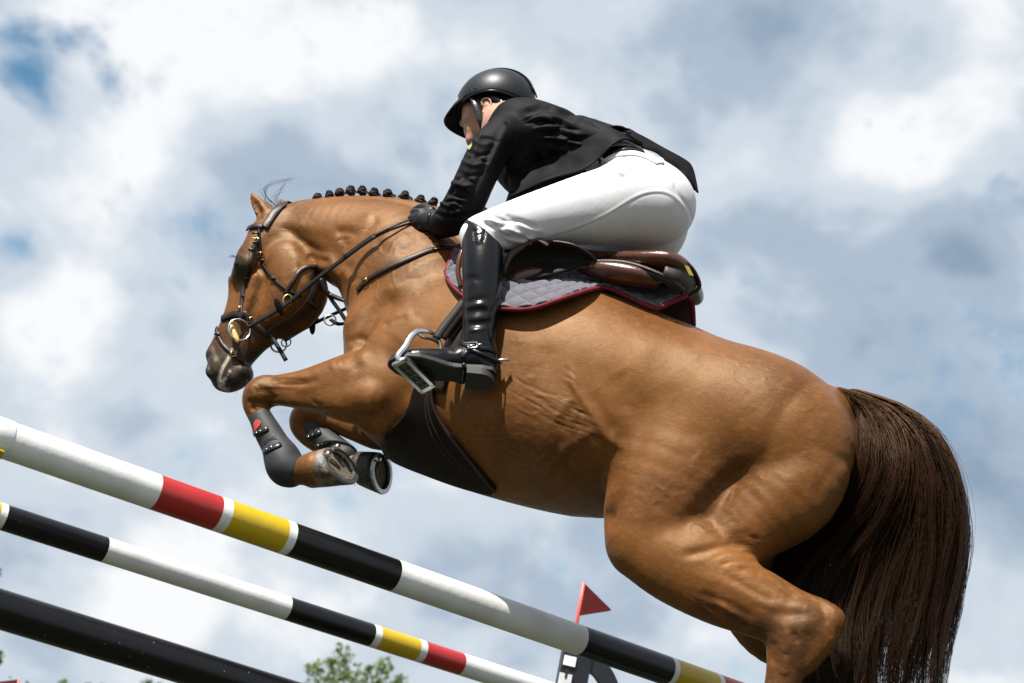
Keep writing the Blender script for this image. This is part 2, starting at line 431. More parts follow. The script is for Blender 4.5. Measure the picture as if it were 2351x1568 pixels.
def make_tree(tops, depth, label, lm, seed, leaf=0.22, nleaf=5200, trunk_px=None, lows=12):
    """tops: (px, py, radius_px) leaf masses of the crown seen at the given depth"""
    rg = np.random.default_rng(seed)
    cs = [W(x, y, depth + rg.uniform(-1.5, 1.5)) for x, y, r in tops]; rs = [r * depth / FPX for x, y, r in tops]
    bx = trunk_px if trunk_px else sum(t[0] for t in tops) / len(tops)
    c0 = W(bx, 1700, depth); base = np.array([c0[0], c0[1], 0.0])
    t = thing('tree', label, 'tree', base, 'trees beyond the arena', horse=False)
    top = np.mean(cs, 0); zt = top[2]
    # crown continues below the masses seen in the frame
    low = [(np.array([base[0] + rg.normal(0, 1.3), base[1] + rg.normal(0, 1.3), zt * rg.uniform(.40, .68)]), rg.uniform(.7, 1.25)) for _ in range(lows)]
    blobs = list(zip(cs, rs)) + low
    tb = MB()
    fork = base + np.array([0, 0, zt * .38])
    tb.tube([base + (0, 0, -.1), base + (0.03, 0, zt * .15), fork], [.24, .18, .14], 9)
    for c, r in blobs:
        mid = (fork + c) / 2 + rg.normal(0, .25, 3)
        q = catmull([fork, mid, c + (0, 0, r * .4)], 4)
        tb.tube(q, list(np.linspace(.075, .015, len(q))), 5)
    tb.build('trunk', BARK, t)
    V = []; wt = np.array([r ** 2.2 for c, r in blobs]); wt /= wt.sum()
    per = (nleaf * wt).astype(int) + 30
    for (c, r), n in zip(blobs, per):
        d = rg.normal(0, 1, (n, 3)); d /= np.linalg.norm(d, axis=1)[:, None]
        rad = r * rg.uniform(0.25, 1, n) ** .55
        lump = 1 + .38 * np.sin(d[:, 0] * 4 + c[0] * 3) * np.cos(d[:, 2] * 5 + c[1] * 2) + .15 * rg.normal(0, 1, n)
        ctr = c + d * (rad * lump)[:, None] * np.array([1, 1, .85])
        a = rg.normal(0, 1, (n, 3)); a /= np.linalg.norm(a, axis=1)[:, None]
        b = np.cross(a, rg.normal(0, 1, (n, 3))); b /= np.linalg.norm(b, axis=1)[:, None]
        s = leaf * rg.uniform(.5, 1.2, n)[:, None]
        V.append(np.stack([ctr - a * s * .5, ctr + b * s * .28 , ctr + a * s * .5, ctr - b * s * .28], 1))
    V = np.concatenate(V).reshape(-1, 3); F = np.arange(len(V)).reshape(-1, 4)
    mesh('crown', V, F, lm, t, smooth=False)
make_tree([(720, 1535, 24), (790, 1505, 30), (775, 1545, 36), (830, 1560, 40), (880, 1530, 26), (920, 1560, 20), (740, 1570, 40), (805, 1585, 50), (870, 1575, 40), (850, 1535, 14), (760, 1520, 14)], 52,
          'loose bright green tree whose top shows below the two striped poles', LEAF, 3)
make_tree([(145, 1572, 15), (200, 1580, 17), (238, 1578, 11), (170, 1606, 28), (215, 1612, 30)], 58, 'low green treetop in the gap under the plain black pole, at the lower edge', LEAF, 4)
make_tree([(340, 1567, 10), (368, 1578, 14), (355, 1602, 24)], 62, 'small green treetop just under the lower edge of the plain black pole, nearer its middle', LEAF2, 5, nleaf=3000)
make_tree([(-14, 1312, 16), (-34, 1345, 26), (-50, 1300, 30), (-85, 1390, 50), (-10, 1504, 14), (-26, 1484, 20), (-4, 1518, 9), (-75, 1450, 50), (-60, 1545, 30)], 40, 'taller green tree cut off by the picture edge between the dark poles', LEAF2, 6, trunk_px=-120, lows=6)

# ------------------------------------------------------------------ jump poles
PDIR = ray(6413, 3245); PDIR[2] *= 1.0; PDIR /= np.linalg.norm(PDIR)
PRAD = 0.046
PAINT = {
    'white': mat('paint_white', (0.72, 0.72, 0.71), 0.42, 0.5, var=0.06, vscale=7, bump=0.35, bscale=55, col2=(0.62, 0.62, 0.61), stretch=(1, 1, 1), specks=(.30, .27, .20), scuff=(.36, .35, .32, .5)),
    'red': mat('paint_red', (0.38, 0.016, 0.016), 0.34, 0.5, var=0.12, vscale=9, bump=0.35, bscale=55, scuff=(.20, .02, .02, .5), specks=(.3, .26, .2)),
    'yellow': mat('paint_yellow', (0.52, 0.35, 0.005), 0.34, 0.5, var=0.10, vscale=9, bump=0.35, bscale=55, scuff=(.30, .19, .01, .5), specks=(.25, .2, .1)),
    'black': mat('paint_black', (0.0045, 0.0045, 0.0055), 0.30, 0.33, var=0.3, vscale=9, bump=0.25, bscale=55, specks=(.35, .30, .24))}
def pole_t(A, d, px):
    """distance along the pole at which it stands at picture column px"""
    lo, hi = -1.0, 8.0
    def col(t):
        q = A + d * t - CAM; z = q @ _F; return CX + FPX * (q @ CAMX) / z
    for _ in range(50):
        m_ = (lo + hi) / 2
        if col(m_) < px: lo = m_
        else: hi = m_
    return lo
def make_pole(A, d, bands, label, sag=0.0, r=PRAD):
    """bands: list of (start t, end t, colour)"""
    t = thing('jump_pole', label, 'jump pole', A + d * bands[0][0], None, horse=False)
    side = np.cross(d, (0, 0, 1)); side /= np.linalg.norm(side); up = np.cross(side, d)
    L0, L1 = bands[0][0], bands[-1][1]; n = 48
    for (t0, t1, c) in bands:
        vs = []; ts = np.linspace(t0, t1, max(2, int((t1 - t0) / .06) + 1)); fs = []
        for q in ts:
            s = (q - L0) / (L1 - L0); cen = A + d * q - up * sag * 4 * s * (1 - s)
            for j in range(n):
                an = 2 * math.pi * j / n; vs.append(cen + r * (math.cos(an) * side + math.sin(an) * up))
        for i in range(len(ts) - 1):
            for j in range(n): fs.append((i * n + j, (i + 1) * n + j, (i + 1) * n + (j + 1) % n, i * n + (j + 1) % n))
        if t0 == L0: fs.append(tuple(range(n)))
        if t1 == L1: fs.append(tuple((len(ts) - 1) * n + j for j in range(n - 1, -1, -1)))
        mesh(c + '_band', vs, fs, PAINT[c], t)
    return t
A1 = W(0, 1005.2, 3.667); dd = PDIR
x1 = [-60, 353.6, 493, 518 - 20, 518, 645, 663, 901.5, 1329, 1528, 1539, 1632, 1643]
T = lambda A, d, xs: [pole_t(A, d, x) for x in xs]
b = T(A1, dd, [-60, 353.6, 494, 516, 645, 663, 901.5, 1329, 1528, 1539, 1632, 1643])
end = b[11] + (b[2] - b[1]); 
bands1 = [(b[0], b[1], 'white'), (b[1], b[2], 'red'), (b[2], b[3], 'white'), (b[3], b[4], 'yellow'), (b[4], b[5], 'white'), (b[5], b[6], 'black'), (b[6], b[7], 'white'),
          (b[7], b[8], 'black'), (b[8], b[9], 'white'), (b[9], b[10], 'yellow'), (b[10], b[11], 'white'), (b[11], end, 'red'), (end, end + (b[1] - b[0]), 'white')]
pole1 = make_pole(A1, dd, bands1, 'uppermost striped jump pole with long white section between two black ones, nearest the horse')
P1END = (bands1[0][0], bands1[-1][1])
A2 = W(0, 1185.0, 5.30)
b = T(A2, dd, [-9, 7, 238, 657, 849, 864, 953, 968, 1055.5, 1300])
L = b[6] - b[5]
bands2 = [(b[0] - L - .03 - L - .25, b[0] - L - .03 - L, 'white'), (b[0] - L - .03 - L, b[0] - L - .03, 'red'), (b[0] - L - .03, b[0] - L, 'white'), (b[0] - L, b[0], 'yellow'), (b[0], b[1], 'white'), (b[1], b[2], 'black'), (b[2], b[3], 'white'), (b[3], b[4], 'black'),
          (b[4], b[5], 'white'), (b[5], b[6], 'yellow'), (b[6], b[7], 'white'), (b[7], b[8], 'red'), (b[8], b[9], 'white')]
pole2 = make_pole(A2, dd, bands2, 'thinner middle striped pole ending at the black stand, with red band beside white end')
A3 = W(0, 1398.5, 3.60)
B3 = W(700, 1398.5 + 700 * .306, 3.60 * 6413 / (6413 - 700)); d3 = (B3 - A3) / np.linalg.norm(B3 - A3)
pole3 = make_pole(A3, d3, [(-0.45, 0.9, 'black'), (0.9, 1.6, 'black'), (1.6, 3.4, 'white')], 'lowest jump pole, plain black, cutting the lower left corner', r=PRAD)

# ------------------------------------------------------------------ uprights, cups, flags
STEEL = mat('steel', (0.62, 0.63, 0.65), 0.28, 0.5, metal=1.0, var=0.15, vscale=30)
TRACK = mat('track_white', (0.62, 0.63, 0.64), 0.4, var=0.12, vscale=30)
STANDB = mat('stand_black', (0.010, 0.013, 0.018), 0.42, var=0.3, vscale=12, bump=0.1)
REDF = None
def flag_mat():
    m = bpy.data.materials.new('flag_red'); m.use_nodes = True; g = NT(m.node_tree)
    tc = g.n('ShaderNodeTexCoord'); f = g.noise(tc.outputs['Object'], 60, 3)
    c = g.mix(g.math('MULTIPLY', g.smooth(f, .5, .75), 0.35), (0.115, 0.011, 0.014), (0.16, 0.03, 0.032))
    d = g.n('ShaderNodeBsdfPrincipled', i_Base_Color=c, i_Roughness=0.45); t = g.n('ShaderNodeBsdfTranslucent', i_Color=(0.5, 0.03, 0.03, 1))
    mx = g.n('ShaderNodeMixShader', i_0=0.06, i_1=d.outputs[0], i_2=t.outputs[0]); g.n('ShaderNodeOutputMaterial', i_Surface=mx.outputs[0]); return m
REDF = flag_mat()
FLAGP = mat('flag_stick', (0.62, 0.10, 0.085), 0.4, var=0.1)
def stand_right():
    """black upright with a white keyhole track and a curved side wing, under the far end of the middle pole"""
    dep = 5.30 * 6413 / (6413 - 1310) + 0.06
    top = W(1325, 1497, dep); base = np.array([top[0], top[1], 0.0]); h = top[2]
    t = thing('jump_stand', 'black jump stand with white keyhole track under the red flag', 'jump stand', base, None, horse=False)
    ax = np.array([1.0, 0.12, 0]); ax /= np.linalg.norm(ax); ay = np.array([-ax[1], ax[0], 0]); az = np.array([0, 0, 1.0])
    k = dep / FPX
    m = MB(); m.box(base + az * h / 2 + ax * .0, ax * 34 * k, ay * .03, az * h / 2); m.build('post', STANDB, t, smooth=False)
    cx = base - ax * 17 * k - ay * .036
    m = MB(); m.box(cx + az * (h - 27 * k), ax * 14 * k, ay * .004, az * 11 * k); m.build('white_plate', mat('plate_white', (0.8, 0.8, 0.8), 0.35), t, smooth=False)
    m = MB(); m.box(cx + az * (h - 41 * k) / 2 - ax * 3 * k, ax * 14.5 * k, ay * .004, az * (h - 41 * k) / 2 - az * .03); m.build('keyhole_track', TRACK, t, smooth=False)
    hole = mat('hole_dark', (0.006, 0.006, 0.007), 0.7)
    for i in range(16):
        zc = h - (51 + 34.5 * i) * k
        if zc < .2: break
        q = cx - ax * 3 * k - ay * .005; m = MB(); n = 14
        out = [(5.2 * math.cos(a), 5.2 * math.sin(a)) for a in np.linspace(-.95, math.pi + .95, n)] + [(-2.6, -15), (-1.3, -17), (1.3, -17), (2.6, -15)]
        vs = [q + ax * x * k + az * (zc + y * k) for x, y in out] + [q - ay * .0015 + ax * x * k * .96 + az * (zc + y * k) for x, y in out]
        N_ = len(out); fs = [tuple(range(N_, 2 * N_))] + [(j, (j + 1) % N_, N_ + (j + 1) % N_, N_ + j) for j in range(N_)]
        m.add(vs, fs); m.build('keyhole', hole, t, smooth=False)
    # curved wing: a bent flat bar from the head of the post out and down
    ctrl = [(30, -3), (62, 0), (90, 12), (118, 40), (140, 80), (152, 140), (158, 300), (160, 700)]
    inner = [(30, -32), (48, -34), (66, -42), (84, -60), (98, -92), (106, -150), (110, -300), (110, -700)]
    co = catmull(ctrl, 5); ci = catmull(inner, 5); vs = []; fs = []
    for (ox, oy), (ix, iy) in zip(co, ci):
        a_ = base + ax * ox * k * .86 + az * max(0.02, h - (oy + 4) * k); b_ = base + ax * ix * k * .80 + az * max(0.02, h + (iy - 6) * k)
        vs += [a_ - ay * .02, b_ - ay * .02, b_ + ay * .02, a_ + ay * .02]
    for i in range(len(co) - 1):
        for j in range(4): fs.append((4 * i + j, 4 * i + (j + 1) % 4, 4 * i + 4 + (j + 1) % 4, 4 * i + 4 + j))
    fs += [(3, 2, 1, 0), tuple(4 * (len(co) - 1) + j for j in range(4))]
    mesh('curved_wing', vs, fs, STANDB, t, smooth=False)
    # feet
    m = MB(); m.box(base + az * .03, ax * .05, ay * .35, az * .03); m.build('foot', STANDB, t, smooth=False)
    m = MB(); m.box(base + az * .03 + ax * 160 * k * .83, ax * .05, ay * .35, az * .028); m.build('foot', STANDB, t, smooth=False)
    return base, h, ax, ay, k, dep
SB, SH, SAX, SAY, SK, SDEP = stand_right()
def make_flag(tip, foot, outer, low, dep, label, base_name='flag'):
    a = W(*tip, dep); f = W(*foot, dep); a[:2] = f[:2] + (a[:2] - f[:2]) * .6
    t = thing('marker_flag', label, 'flag', f, None, horse=False)
    m = MB(); m.tube([f - (0, 0, .10), f, a], .0085, 10); m.build('stick', FLAGP, t)
    o = W(*outer, dep); l = W(*low, dep); ins = a + (f - a) * .0
    n = np.cross(o - a, l - a); n /= np.linalg.norm(n)
    pts = [a]                                               # rounded outer corner
    for q in np.linspace(0, 1, 7):
        e0 = o + (a - o) * .10; e1 = o + (l - o) * .10; pts.append((1 - q) ** 2 * e0 + 2 * q * (1 - q) * o + q * q * e1)
    pts.append(l); th = .0022; N_ = len(pts)
    vs = [p + n * th for p in pts] + [p - n * th for p in pts]
    fs = [tuple(range(N_)), tuple(range(2 * N_ - 1, N_ - 1, -1))] + [(i, (i + 1) % N_, N_ + (i + 1) % N_, N_ + i) for i in range(N_)]
    mesh('pennant', vs, fs, REDF, t, smooth=False)
make_flag((1341, 1335), (1324, 1430), (1406, 1402), (1328, 1414), SDEP, 'red triangular flag standing on the black jump stand, between pole and horse')
make_flag((37, 1557), (30, 1640), (-10, 1566), (34, 1600), 9.5, 'far red flag whose tip shows at the lower left corner under the black pole')

def cup_left():
    # upright of the near standard, just outside the frame, with the yellow cup that carries the pole end
    q = A1 + dd * pole_t(A1, dd, -42); base = np.array([q[0], q[1], 0.0])
    side = np.cross(dd, (0, 0, 1)); side /= np.linalg.norm(side)
    c = q - dd * .20; base = np.array([c[0], c[1], 0]); az = np.array([0, 0, 1.0])
    t = thing('jump_stand', 'white jump stand with yellow cup holding the uppermost pole at the left edge', 'jump stand', base, None, horse=False)
    wm = PAINT['white']
    m = MB(); m.box(base + az * .86, dd * .035, side * .045, az * .86); m.build('post', wm, t, smooth=False)
    m = MB(); m.box(base + az * .03, dd * .05, side * .35, az * .03); m.build('foot', wm, t, smooth=False)
    # sleeve on the pole end
    e = A1 + dd * pole_t(A1, dd, 19); m = MB(); m.tube([e - dd * .13, e - dd * .003, e], [PRAD * 1.05, PRAD * 1.05, PRAD * 1.02], 40, up=(0, 0, 1)); m.build('pole_sleeve', wm, t)
    # cup: a curved tongue under the pole
    vs = []; fs = []; n = 12; e2 = A1 + dd * pole_t(A1, dd, 10)
    for s_ in (-.27, -.004):
        for rr in (PRAD * 1.07, PRAD * 1.07 + .012):
            for j in range(n):
                an = math.pi * (1.22 + .56 * j / (n - 1)); vs.append(e2 + dd * s_ + rr * (math.cos(an) * side + math.sin(an) * az))
    for j in range(n - 1):
        fs += [(j, j + 1, 2 * n + j + 1, 2 * n + j), (n + j + 1, n + j, 3 * n + j, 3 * n + j + 1), (j + 1, j, n + j, n + j + 1), (2 * n + j, 2 * n + j + 1, 3 * n + j + 1, 3 * n + j)]
    fs += [(0, 2 * n, 3 * n, n), (n - 1, 2 * n - 1, 4 * n - 1, 3 * n - 1)]
    mesh('cup', vs, fs, PAINT['yellow'], t, smooth=False)
cup_left()
# ================================================================== HORSE
def bounds(pts, pad):
    q = np.array([P(x, y, w) for x, y, w in pts]); return q.min(0) - pad, q.max(0) + pad
HV = 0.0074
def horse_body():
    lo, hi = bounds([(470, 900, 0), (600, 420, 0), (1990, 880, 0), (1960, 1040, .3), (1700, 1800, .25)], 0.12)
    lo[1], hi[1] = -0.42, 0.42
    lo[2] = P(1700, 1800, .2)[2] - 0.35; lo[2] = max(lo[2], P(1500, 1700, 0)[2] - .25)
    s = Sdf(lo, hi, HV)
    A = s.add
    # trunk ------------------------------------------------------------
    A([(905, 800, 112, 0, .95), (985, 815, 190, 0, .80), (1080, 845, 232, 0, .80), (1190, 868, 246, 0, .86), (1320, 900, 243, 0, .93), (1450, 932, 214, 0, 1.0), (1560, 955, 182, 0, 1.08), (1680, 975, 160, 0, 1.12), (1790, 992, 132, 0, 1.2)], .03, 12)
    A([(1010, 640, 70, 0, .55), (1090, 628, 66, 0, .5), (1200, 668, 55, 0, .6), (1330, 715, 55, 0, .8), (1470, 785, 55, 0, 1), (1600, 826, 56, 0, 1.2), (1740, 890, 58, 0, 1.4), (1850, 935, 52, 0, 1.4), (1925, 942, 38, 0, 1.0)], .08, 4)   # withers, spine, croup
    A([(1890, 925, 34, 0, 1), (1945, 925, 25, 0, 1), (2000, 940, 21, 0, 1), (2050, 980, 15, 0, 1), (2085, 1040, 10, 0, 1)], .03, 4); A([(1915, 950, 44, 0, .9), (1938, 1010, 40, 0, .9), (1925, 1085, 50, 0, .9)], .03, 3)              # dock
    A([(1085, 942, 120, .075, 1.0), (1190, 966, 128, .108, 1.0), (1310, 1000, 122, .128, 1.0), (1400, 1022, 100, .118, 1.0)], .09, 8, mirror=True)   # the round of the ribs
    # belly line forward: sternum, pectorals
    A([(868, 905, 88, 0, 1.0), (950, 985, 78, 0, 1.1), (1060, 1030, 80, 0, 1.3), (1180, 1060, 84, 0, 1.5), (1300, 1082, 84, 0, 1.6), (1400, 1085, 80, 0, 1.6)], .06, 4)
    A([(862, 760, 74, .075, 1.0), (880, 830, 80, .08, 1.0), (905, 910, 70, .08, 1.0)], .03, 3, mirror=True)               # breast muscles
    # neck -------------------------------------------------------------
    A([(672, 535, 66, 0, .62), (745, 545, 90, 0, .62), (840, 560, 108, 0, .62), (905, 608, 140, 0, .66), (960, 690, 165, 0, .78)], .05, 5)
    A([(690, 488, 30, 0, .7), (760, 477, 27, 0, .6), (850, 474, 27, 0, .55), (935, 486, 30, 0, .55), (1010, 520, 42, 0, .55), (1080, 590, 50, 0, .6)], .03, 5)   # crest
    A([(775, 600, 44, .035, .9), (830, 632, 34, .05, 1), (870, 690, 40, .075, 1), (905, 760, 48, .10, 1)], .035, 4, mirror=True)   # brachiocephalic band
    # head -------------------------------------------------------------
    A([(640, 522, 50, 0, .95), (640, 570, 78, 0, .68), (644, 618, 94, 0, .58), (630, 665, 97, 0, .52), (607, 712, 87, 0, .52), (579, 748, 71, 0, .56), (560, 774, 63, 0, .60), (540, 808, 53, 0, .68), (526, 836, 49, 0, .80), (524, 856, 43, 0, .85)], .03, 5)
    A([(612, 545, 42, .03, 1.0), (590, 575, 36, .052, 1), (566, 596, 26, .072, 1), (552, 640, 22, .05, 1)], .03, 4, mirror=True)    # brow
    A([(571, 604, 20, .088, .8)], .015, 1, mirror=True)                        # orbit
    A([(655, 600, 52, .056, .6), (668, 640, 58, .060, .52), (654, 682, 52, .056, .5), (618, 728, 32, .050, .5)], .014, 4, mirror=True)   # cheek
    A([(590, 640, 15, .072, 1), (575, 690, 13, .066, 1), (560, 735, 11, .055, 1)], .02, 3, mirror=True)         # facial crest
    A([(540, 650, 12, 0, 2.4), (539, 695, 11, 0, 2.2), (525, 742, 11, 0, 2.0), (510, 782, 12, 0, 2.2), (492, 818, 14, 0, 2.2)], .03, 3)   # nose bridge
    A([(497, 838, 21, .034, .9), (492, 852, 20, .036, .9)], .015, 2, mirror=True)                           # nostril wings
    A([(492, 860, 17, 0, 1.9), (497, 874, 14, 0, 2.0)], .015, 2)                                                  # upper lip
    A([(506, 882, 13, 0, 1.6), (524, 884, 15, 0, 1.6), (545, 872, 20, 0, 1.5), (558, 858, 23, 0, 1.3)], .014, 3)                         # lower lip, chin
    A([(487, 843, 8, .062, .8), (490, 856, 7, .066, .8)], .008, 2, mirror=True, cut=True)                         # nostrils
    A([(505, 885, 3.5, .07, 3), (522, 868, 3, .07, 3), (540, 846, 3, .075, 2), (552, 828, 3, .075, 2)], .01, 3, cut=True)   # mouth slit
    A([(700, 560, 14, .10, 1), (720, 590, 16, .10, 1), (738, 625, 14, .10, 1)], .03, 4, cut=True)                  # hollow behind the jaw
    A([(706, 720, 18, .0, 1.2), (680, 745, 20, 0, 1.4), (640, 765, 18, 0, 1.4)], .02, 3, cut=True)
    # ears
    A([(616, 500, 20, .052, .9), (602, 482, 19, .058, .7), (588, 462, 13, .064, .6), (577, 444, 4, .07, .6)], .012, 4)
    A([(596, 488, 8, .074, 1.0), (586, 468, 7, .076, 1.0), (579, 455, 3, .076, 1)], .006, 3, cut=True)
    A([(655, 500, 20, -.05, .9), (654, 482, 17, -.058, .7), (650, 470, 11, -.06, .6), (645, 458, 4, -.06, .6)], .012, 4)
    # near foreleg ---------------------------------------------------------
    A([(1010, 720, 80, .13, .6), (940, 790, 96, .16, .55), (875, 840, 86, .165, .6)], .06, 4, mirror=True)       # shoulder
    A([(905, 880, 104, .16, .62), (850, 882, 94, .17, .62)], .04, 3, mirror=True)
    A([(870, 884, 96, .17, .62), (820, 888, 88, .175, .62), (760, 890, 66, .178, .72), (700, 894, 48, .178, .8), (640, 896, 36, .178, .95), (603, 902, 40, .178, .95), (590, 922, 34, .178, .95), (594, 950, 27, .178, .9), (612, 990, 24, .178, .9), (640, 1045, 24, .178, .9)], .02, 5)
    A([(640, 1045, 24, .178, .9), (658, 1082, 33, .178, .95), (690, 1082, 31, .178, 1), (722, 1077, 42, .178, 1)], .02, 4)
    A([(578, 893, 26, .182, 1.1), (570, 915, 22, .182, 1.1)], .02, 2)
    A([(860, 965, 36, .15, .9), (890, 965, 40, .15, .9), (935, 940, 50, .14, .9)], .03, 3)                   # point of elbow
    # muscle bellies of the forearm
    A([(835, 845, 40, .215, .6), (760, 862, 30, .215, .6), (680, 876, 18, .20, .7), (625, 882, 10, .19, .8)], .012, 4)
    A([(850, 905, 46, .222, .55), (780, 912, 36, .218, .55), (710, 915, 22, .205, .6), (640, 915, 12, .195, .8)], .012, 4)
    # far foreleg -----------------------------------------------------------
    A([(940, 960, 62, -.16, .8), (880, 985, 50, -.17, .9), (820, 978, 36, -.175, .9), (760, 962, 28, -.175, 1), (708, 952, 33, -.175, 1), (693, 975, 28, -.175, 1), (712, 1005, 23, -.175, .9), (760, 1035, 22, -.175, .9), (800, 1062, 27, -.175, .95), (826, 1078, 26, -.175, 1), (845, 1082, 30, -.175, 1)], .02, 5)
    A([(697, 962, 22, -.165, 1.2)], .02, 1)
    # hindquarters ----------------------------------------------------------
    A([(1610, 940, 150, .10, .8), (1730, 985, 172, .10, .78), (1822, 1022, 136, .10, .86)], .07, 8, mirror=True)     # gluteal mass
    A([(1860, 985, 78, .12, .9), (1866, 1045, 90, .125, .85), (1815, 1125, 112, .135, .75), (1735, 1195, 92, .145, .75), (1680, 1245, 75, .15, .75)], .03, 4)     # hamstrings
    A([(1620, 960, 130, .12, .75), (1560, 1060, 138, .15, .72), (1510, 1160, 124, .17, .66), (1480, 1226, 93, .18, .72), (1465, 1250, 72, .185, .75)], .05, 4)   # quadriceps to stifle
    A([(1470, 1256, 75, .185, .76), (1562, 1283, 107, .18, .64), (1650, 1338, 96, .18, .66), (1730, 1385, 76, .18, .72), (1800, 1420, 62, .18, .78), (1850, 1432, 56, .18, .8)], .02, 5)  # gaskin
    A([(1760, 1345, 34, .18, .8), (1830, 1380, 28, .18, .8), (1885, 1402, 28, .18, .85), (1908, 1420, 31, .18, .9)], .014, 4)            # hamstring tendon, point of hock
    A([(1908, 1420, 31, .18, .9), (1884, 1462, 40, .18, .85), (1850, 1510, 34, .18, .9)], .02, 3)
    A([(1828, 1440, 64, .18, .85), (1818, 1480, 58, .18, .85), (1806, 1528, 46, .18, .9), (1790, 1590, 38, .18, .95), (1765, 1680, 35, .18, .95), (1735, 1775, 36, .18, .95), (1726, 1800, 42, .18, .95), (1745, 1840, 34, .18, 1), (1775, 1880, 40, .18, 1)], .025, 5)  # hock and cannon
    # far hind leg (carried a little lower)
    def far(pts): return [(x + (70 if x < 1600 else 50 if x < 1700 else 15), y - (88 if x < 1600 else 42 if x < 1700 else 8 if y < 1400 else -8), r * .92, w, sx) for x, y, r, w, sx in pts]
    for pts, k in (([(1860, 985, 78, .12, .9), (1866, 1045, 90, .125, .85), (1815, 1125, 112, .135, .75), (1735, 1195, 92, .145, .75)], .03),
                   ([(1620, 960, 130, .12, .75), (1560, 1060, 138, .15, .72), (1510, 1160, 124, .17, .66), (1465, 1262, 78, .185, .75)], .05),
                   ([(1450, 1262, 84, .185, .72), (1540, 1290, 112, .18, .6), (1630, 1340, 94, .18, .66), (1710, 1387, 76, .18, .72), (1780, 1422, 62, .18, .78), (1830, 1434, 56, .18, .8), (1800, 1490, 56, .18, .85), (1780, 1560, 40, .18, .9), (1750, 1680, 35, .18, .95), (1720, 1775, 36, .18, .95), (1720, 1800, 42, .18, .95), (1745, 1840, 34, .18, 1)], .03)):
        rows = []
        for x, y, r, w, sx in far(pts):
            c = P(x, y, w); rows.append((c[0], -c[1], c[2], r * pxm(c), sx))
        s.add(rows, k, 4, raw=True)
    # creases and hollows ------------------------------------------------------
    A([(1398, 1010, 10, .335, 1), (1412, 1060, 14, .31, 1), (1402, 1120, 18, .28, 1), (1392, 1180, 24, .24, 1.3)], .035, 4, cut=True)      # flank fold
    A([(1425, 940, 16, .385, 1), (1405, 985, 20, .38, 1), (1402, 1020, 16, .365, 1)], .10, 4, cut=True)                    # hollow of the flank
    A([(1570, 1235, 12, .325, 1), (1640, 1222, 12, .325, 1), (1705, 1240, 12, .30, 1), (1745, 1280, 10, .27, 1)], .03, 4, cut=True)  # crease at top of gaskin
    A([(1655, 1140, 12, .362, 1), (1620, 1175, 16, .36, 1), (1590, 1210, 16, .35, 1)], .10, 4, cut=True)                      # groove in front of the hamstrings
    A([(1760, 1398, 8, .255, 1), (1820, 1404, 10, .25, 1), (1868, 1408, 8, .245, 1)], .018, 3, cut=True)                     # hollow in front of the tendon
    A([(905, 690, 6, .20, 1), (860, 720, 10, .20, 1), (830, 790, 10, .19, 1)], .06, 3, cut=True)                       # in front of the shoulder
    A([(905, 960, 12, .245, 1), (950, 905, 16, .265, 1), (985, 860, 14, .28, 1)], .04, 3, cut=True)                     # behind the elbow
    A([(690, 528, 7, .09, 1), (730, 548, 17, .10, 1), (765, 580, 16, .105, 1), (778, 615, 10, .10, 1)], .025, 4, cut=True)   # throat groove
    V, F = s.extract()
    V = relax(V, F, 3)
    return V, F
def emboss(V, F, marks, dist=None):
    """raise (amp > 0) or press (amp < 0) folds, veins and creases into the near side of a skin along picture paths: (path, width px, amp m)"""
    N = vnormals(V, F); x, y = proj_px(V); view = CAMH - V; view /= np.linalg.norm(view, axis=1, keepdims=True)
    face = np.clip((np.einsum('ij,ij->i', N, view) - .02) / .25, 0, 1); D = np.zeros(len(V))
    near = V[:, 1] > (dist if dist is not None else -9)
    for path, sig, amp in marks:
        q = catmull(np.array(path, float), 5) if len(path) > 2 else np.array(path, float)
        lo = q.min(0) - 3 * sig; hi = q.max(0) + 3 * sig
        ix = np.where((x > lo[0]) & (x < hi[0]) & (y > lo[1]) & (y < hi[1]) & (face > 0) & near)[0]
        if not len(ix): continue
        best = np.full(len(ix), 1e9); tt = np.zeros(len(ix)); n = len(q) - 1
        for i in range(n):
            d = q[i + 1] - q[i]; L = d @ d + 1e-9; t = np.clip(((x[ix] - q[i, 0]) * d[0] + (y[ix] - q[i, 1]) * d[1]) / L, 0, 1)
            e = (x[ix] - q[i, 0] - t * d[0]) ** 2 + (y[ix] - q[i, 1] - t * d[1]) ** 2
            u = e < best; best[u] = e[u]; tt[u] = (i + t[u]) / n
        D[ix] += (0.7 if sig < 13 else .42) * amp * np.exp(-best / (sig * sig)) * face[ix] * np.clip(np.minimum(tt, 1 - tt) * 5 + .15, 0, 1)
    return V + N * D[:, None]
HVt, HFc = horse_body()
c5 = lambda L: [((2100 + x / 1.1076) * .5994, (1200 + y / 1.1076) * .5994) for x, y in L]
c3 = lambda L: [(839.2 + .357 * x, 449.6 + .357 * y) for x, y in L]
c1_ = lambda L: [(419.6 + .3441 * x, 359.6 + .3441 * y) for x, y in L]
c4 = lambda L: [(449.55 + .306 * x, 749.25 + .306 * y) for x, y in L]
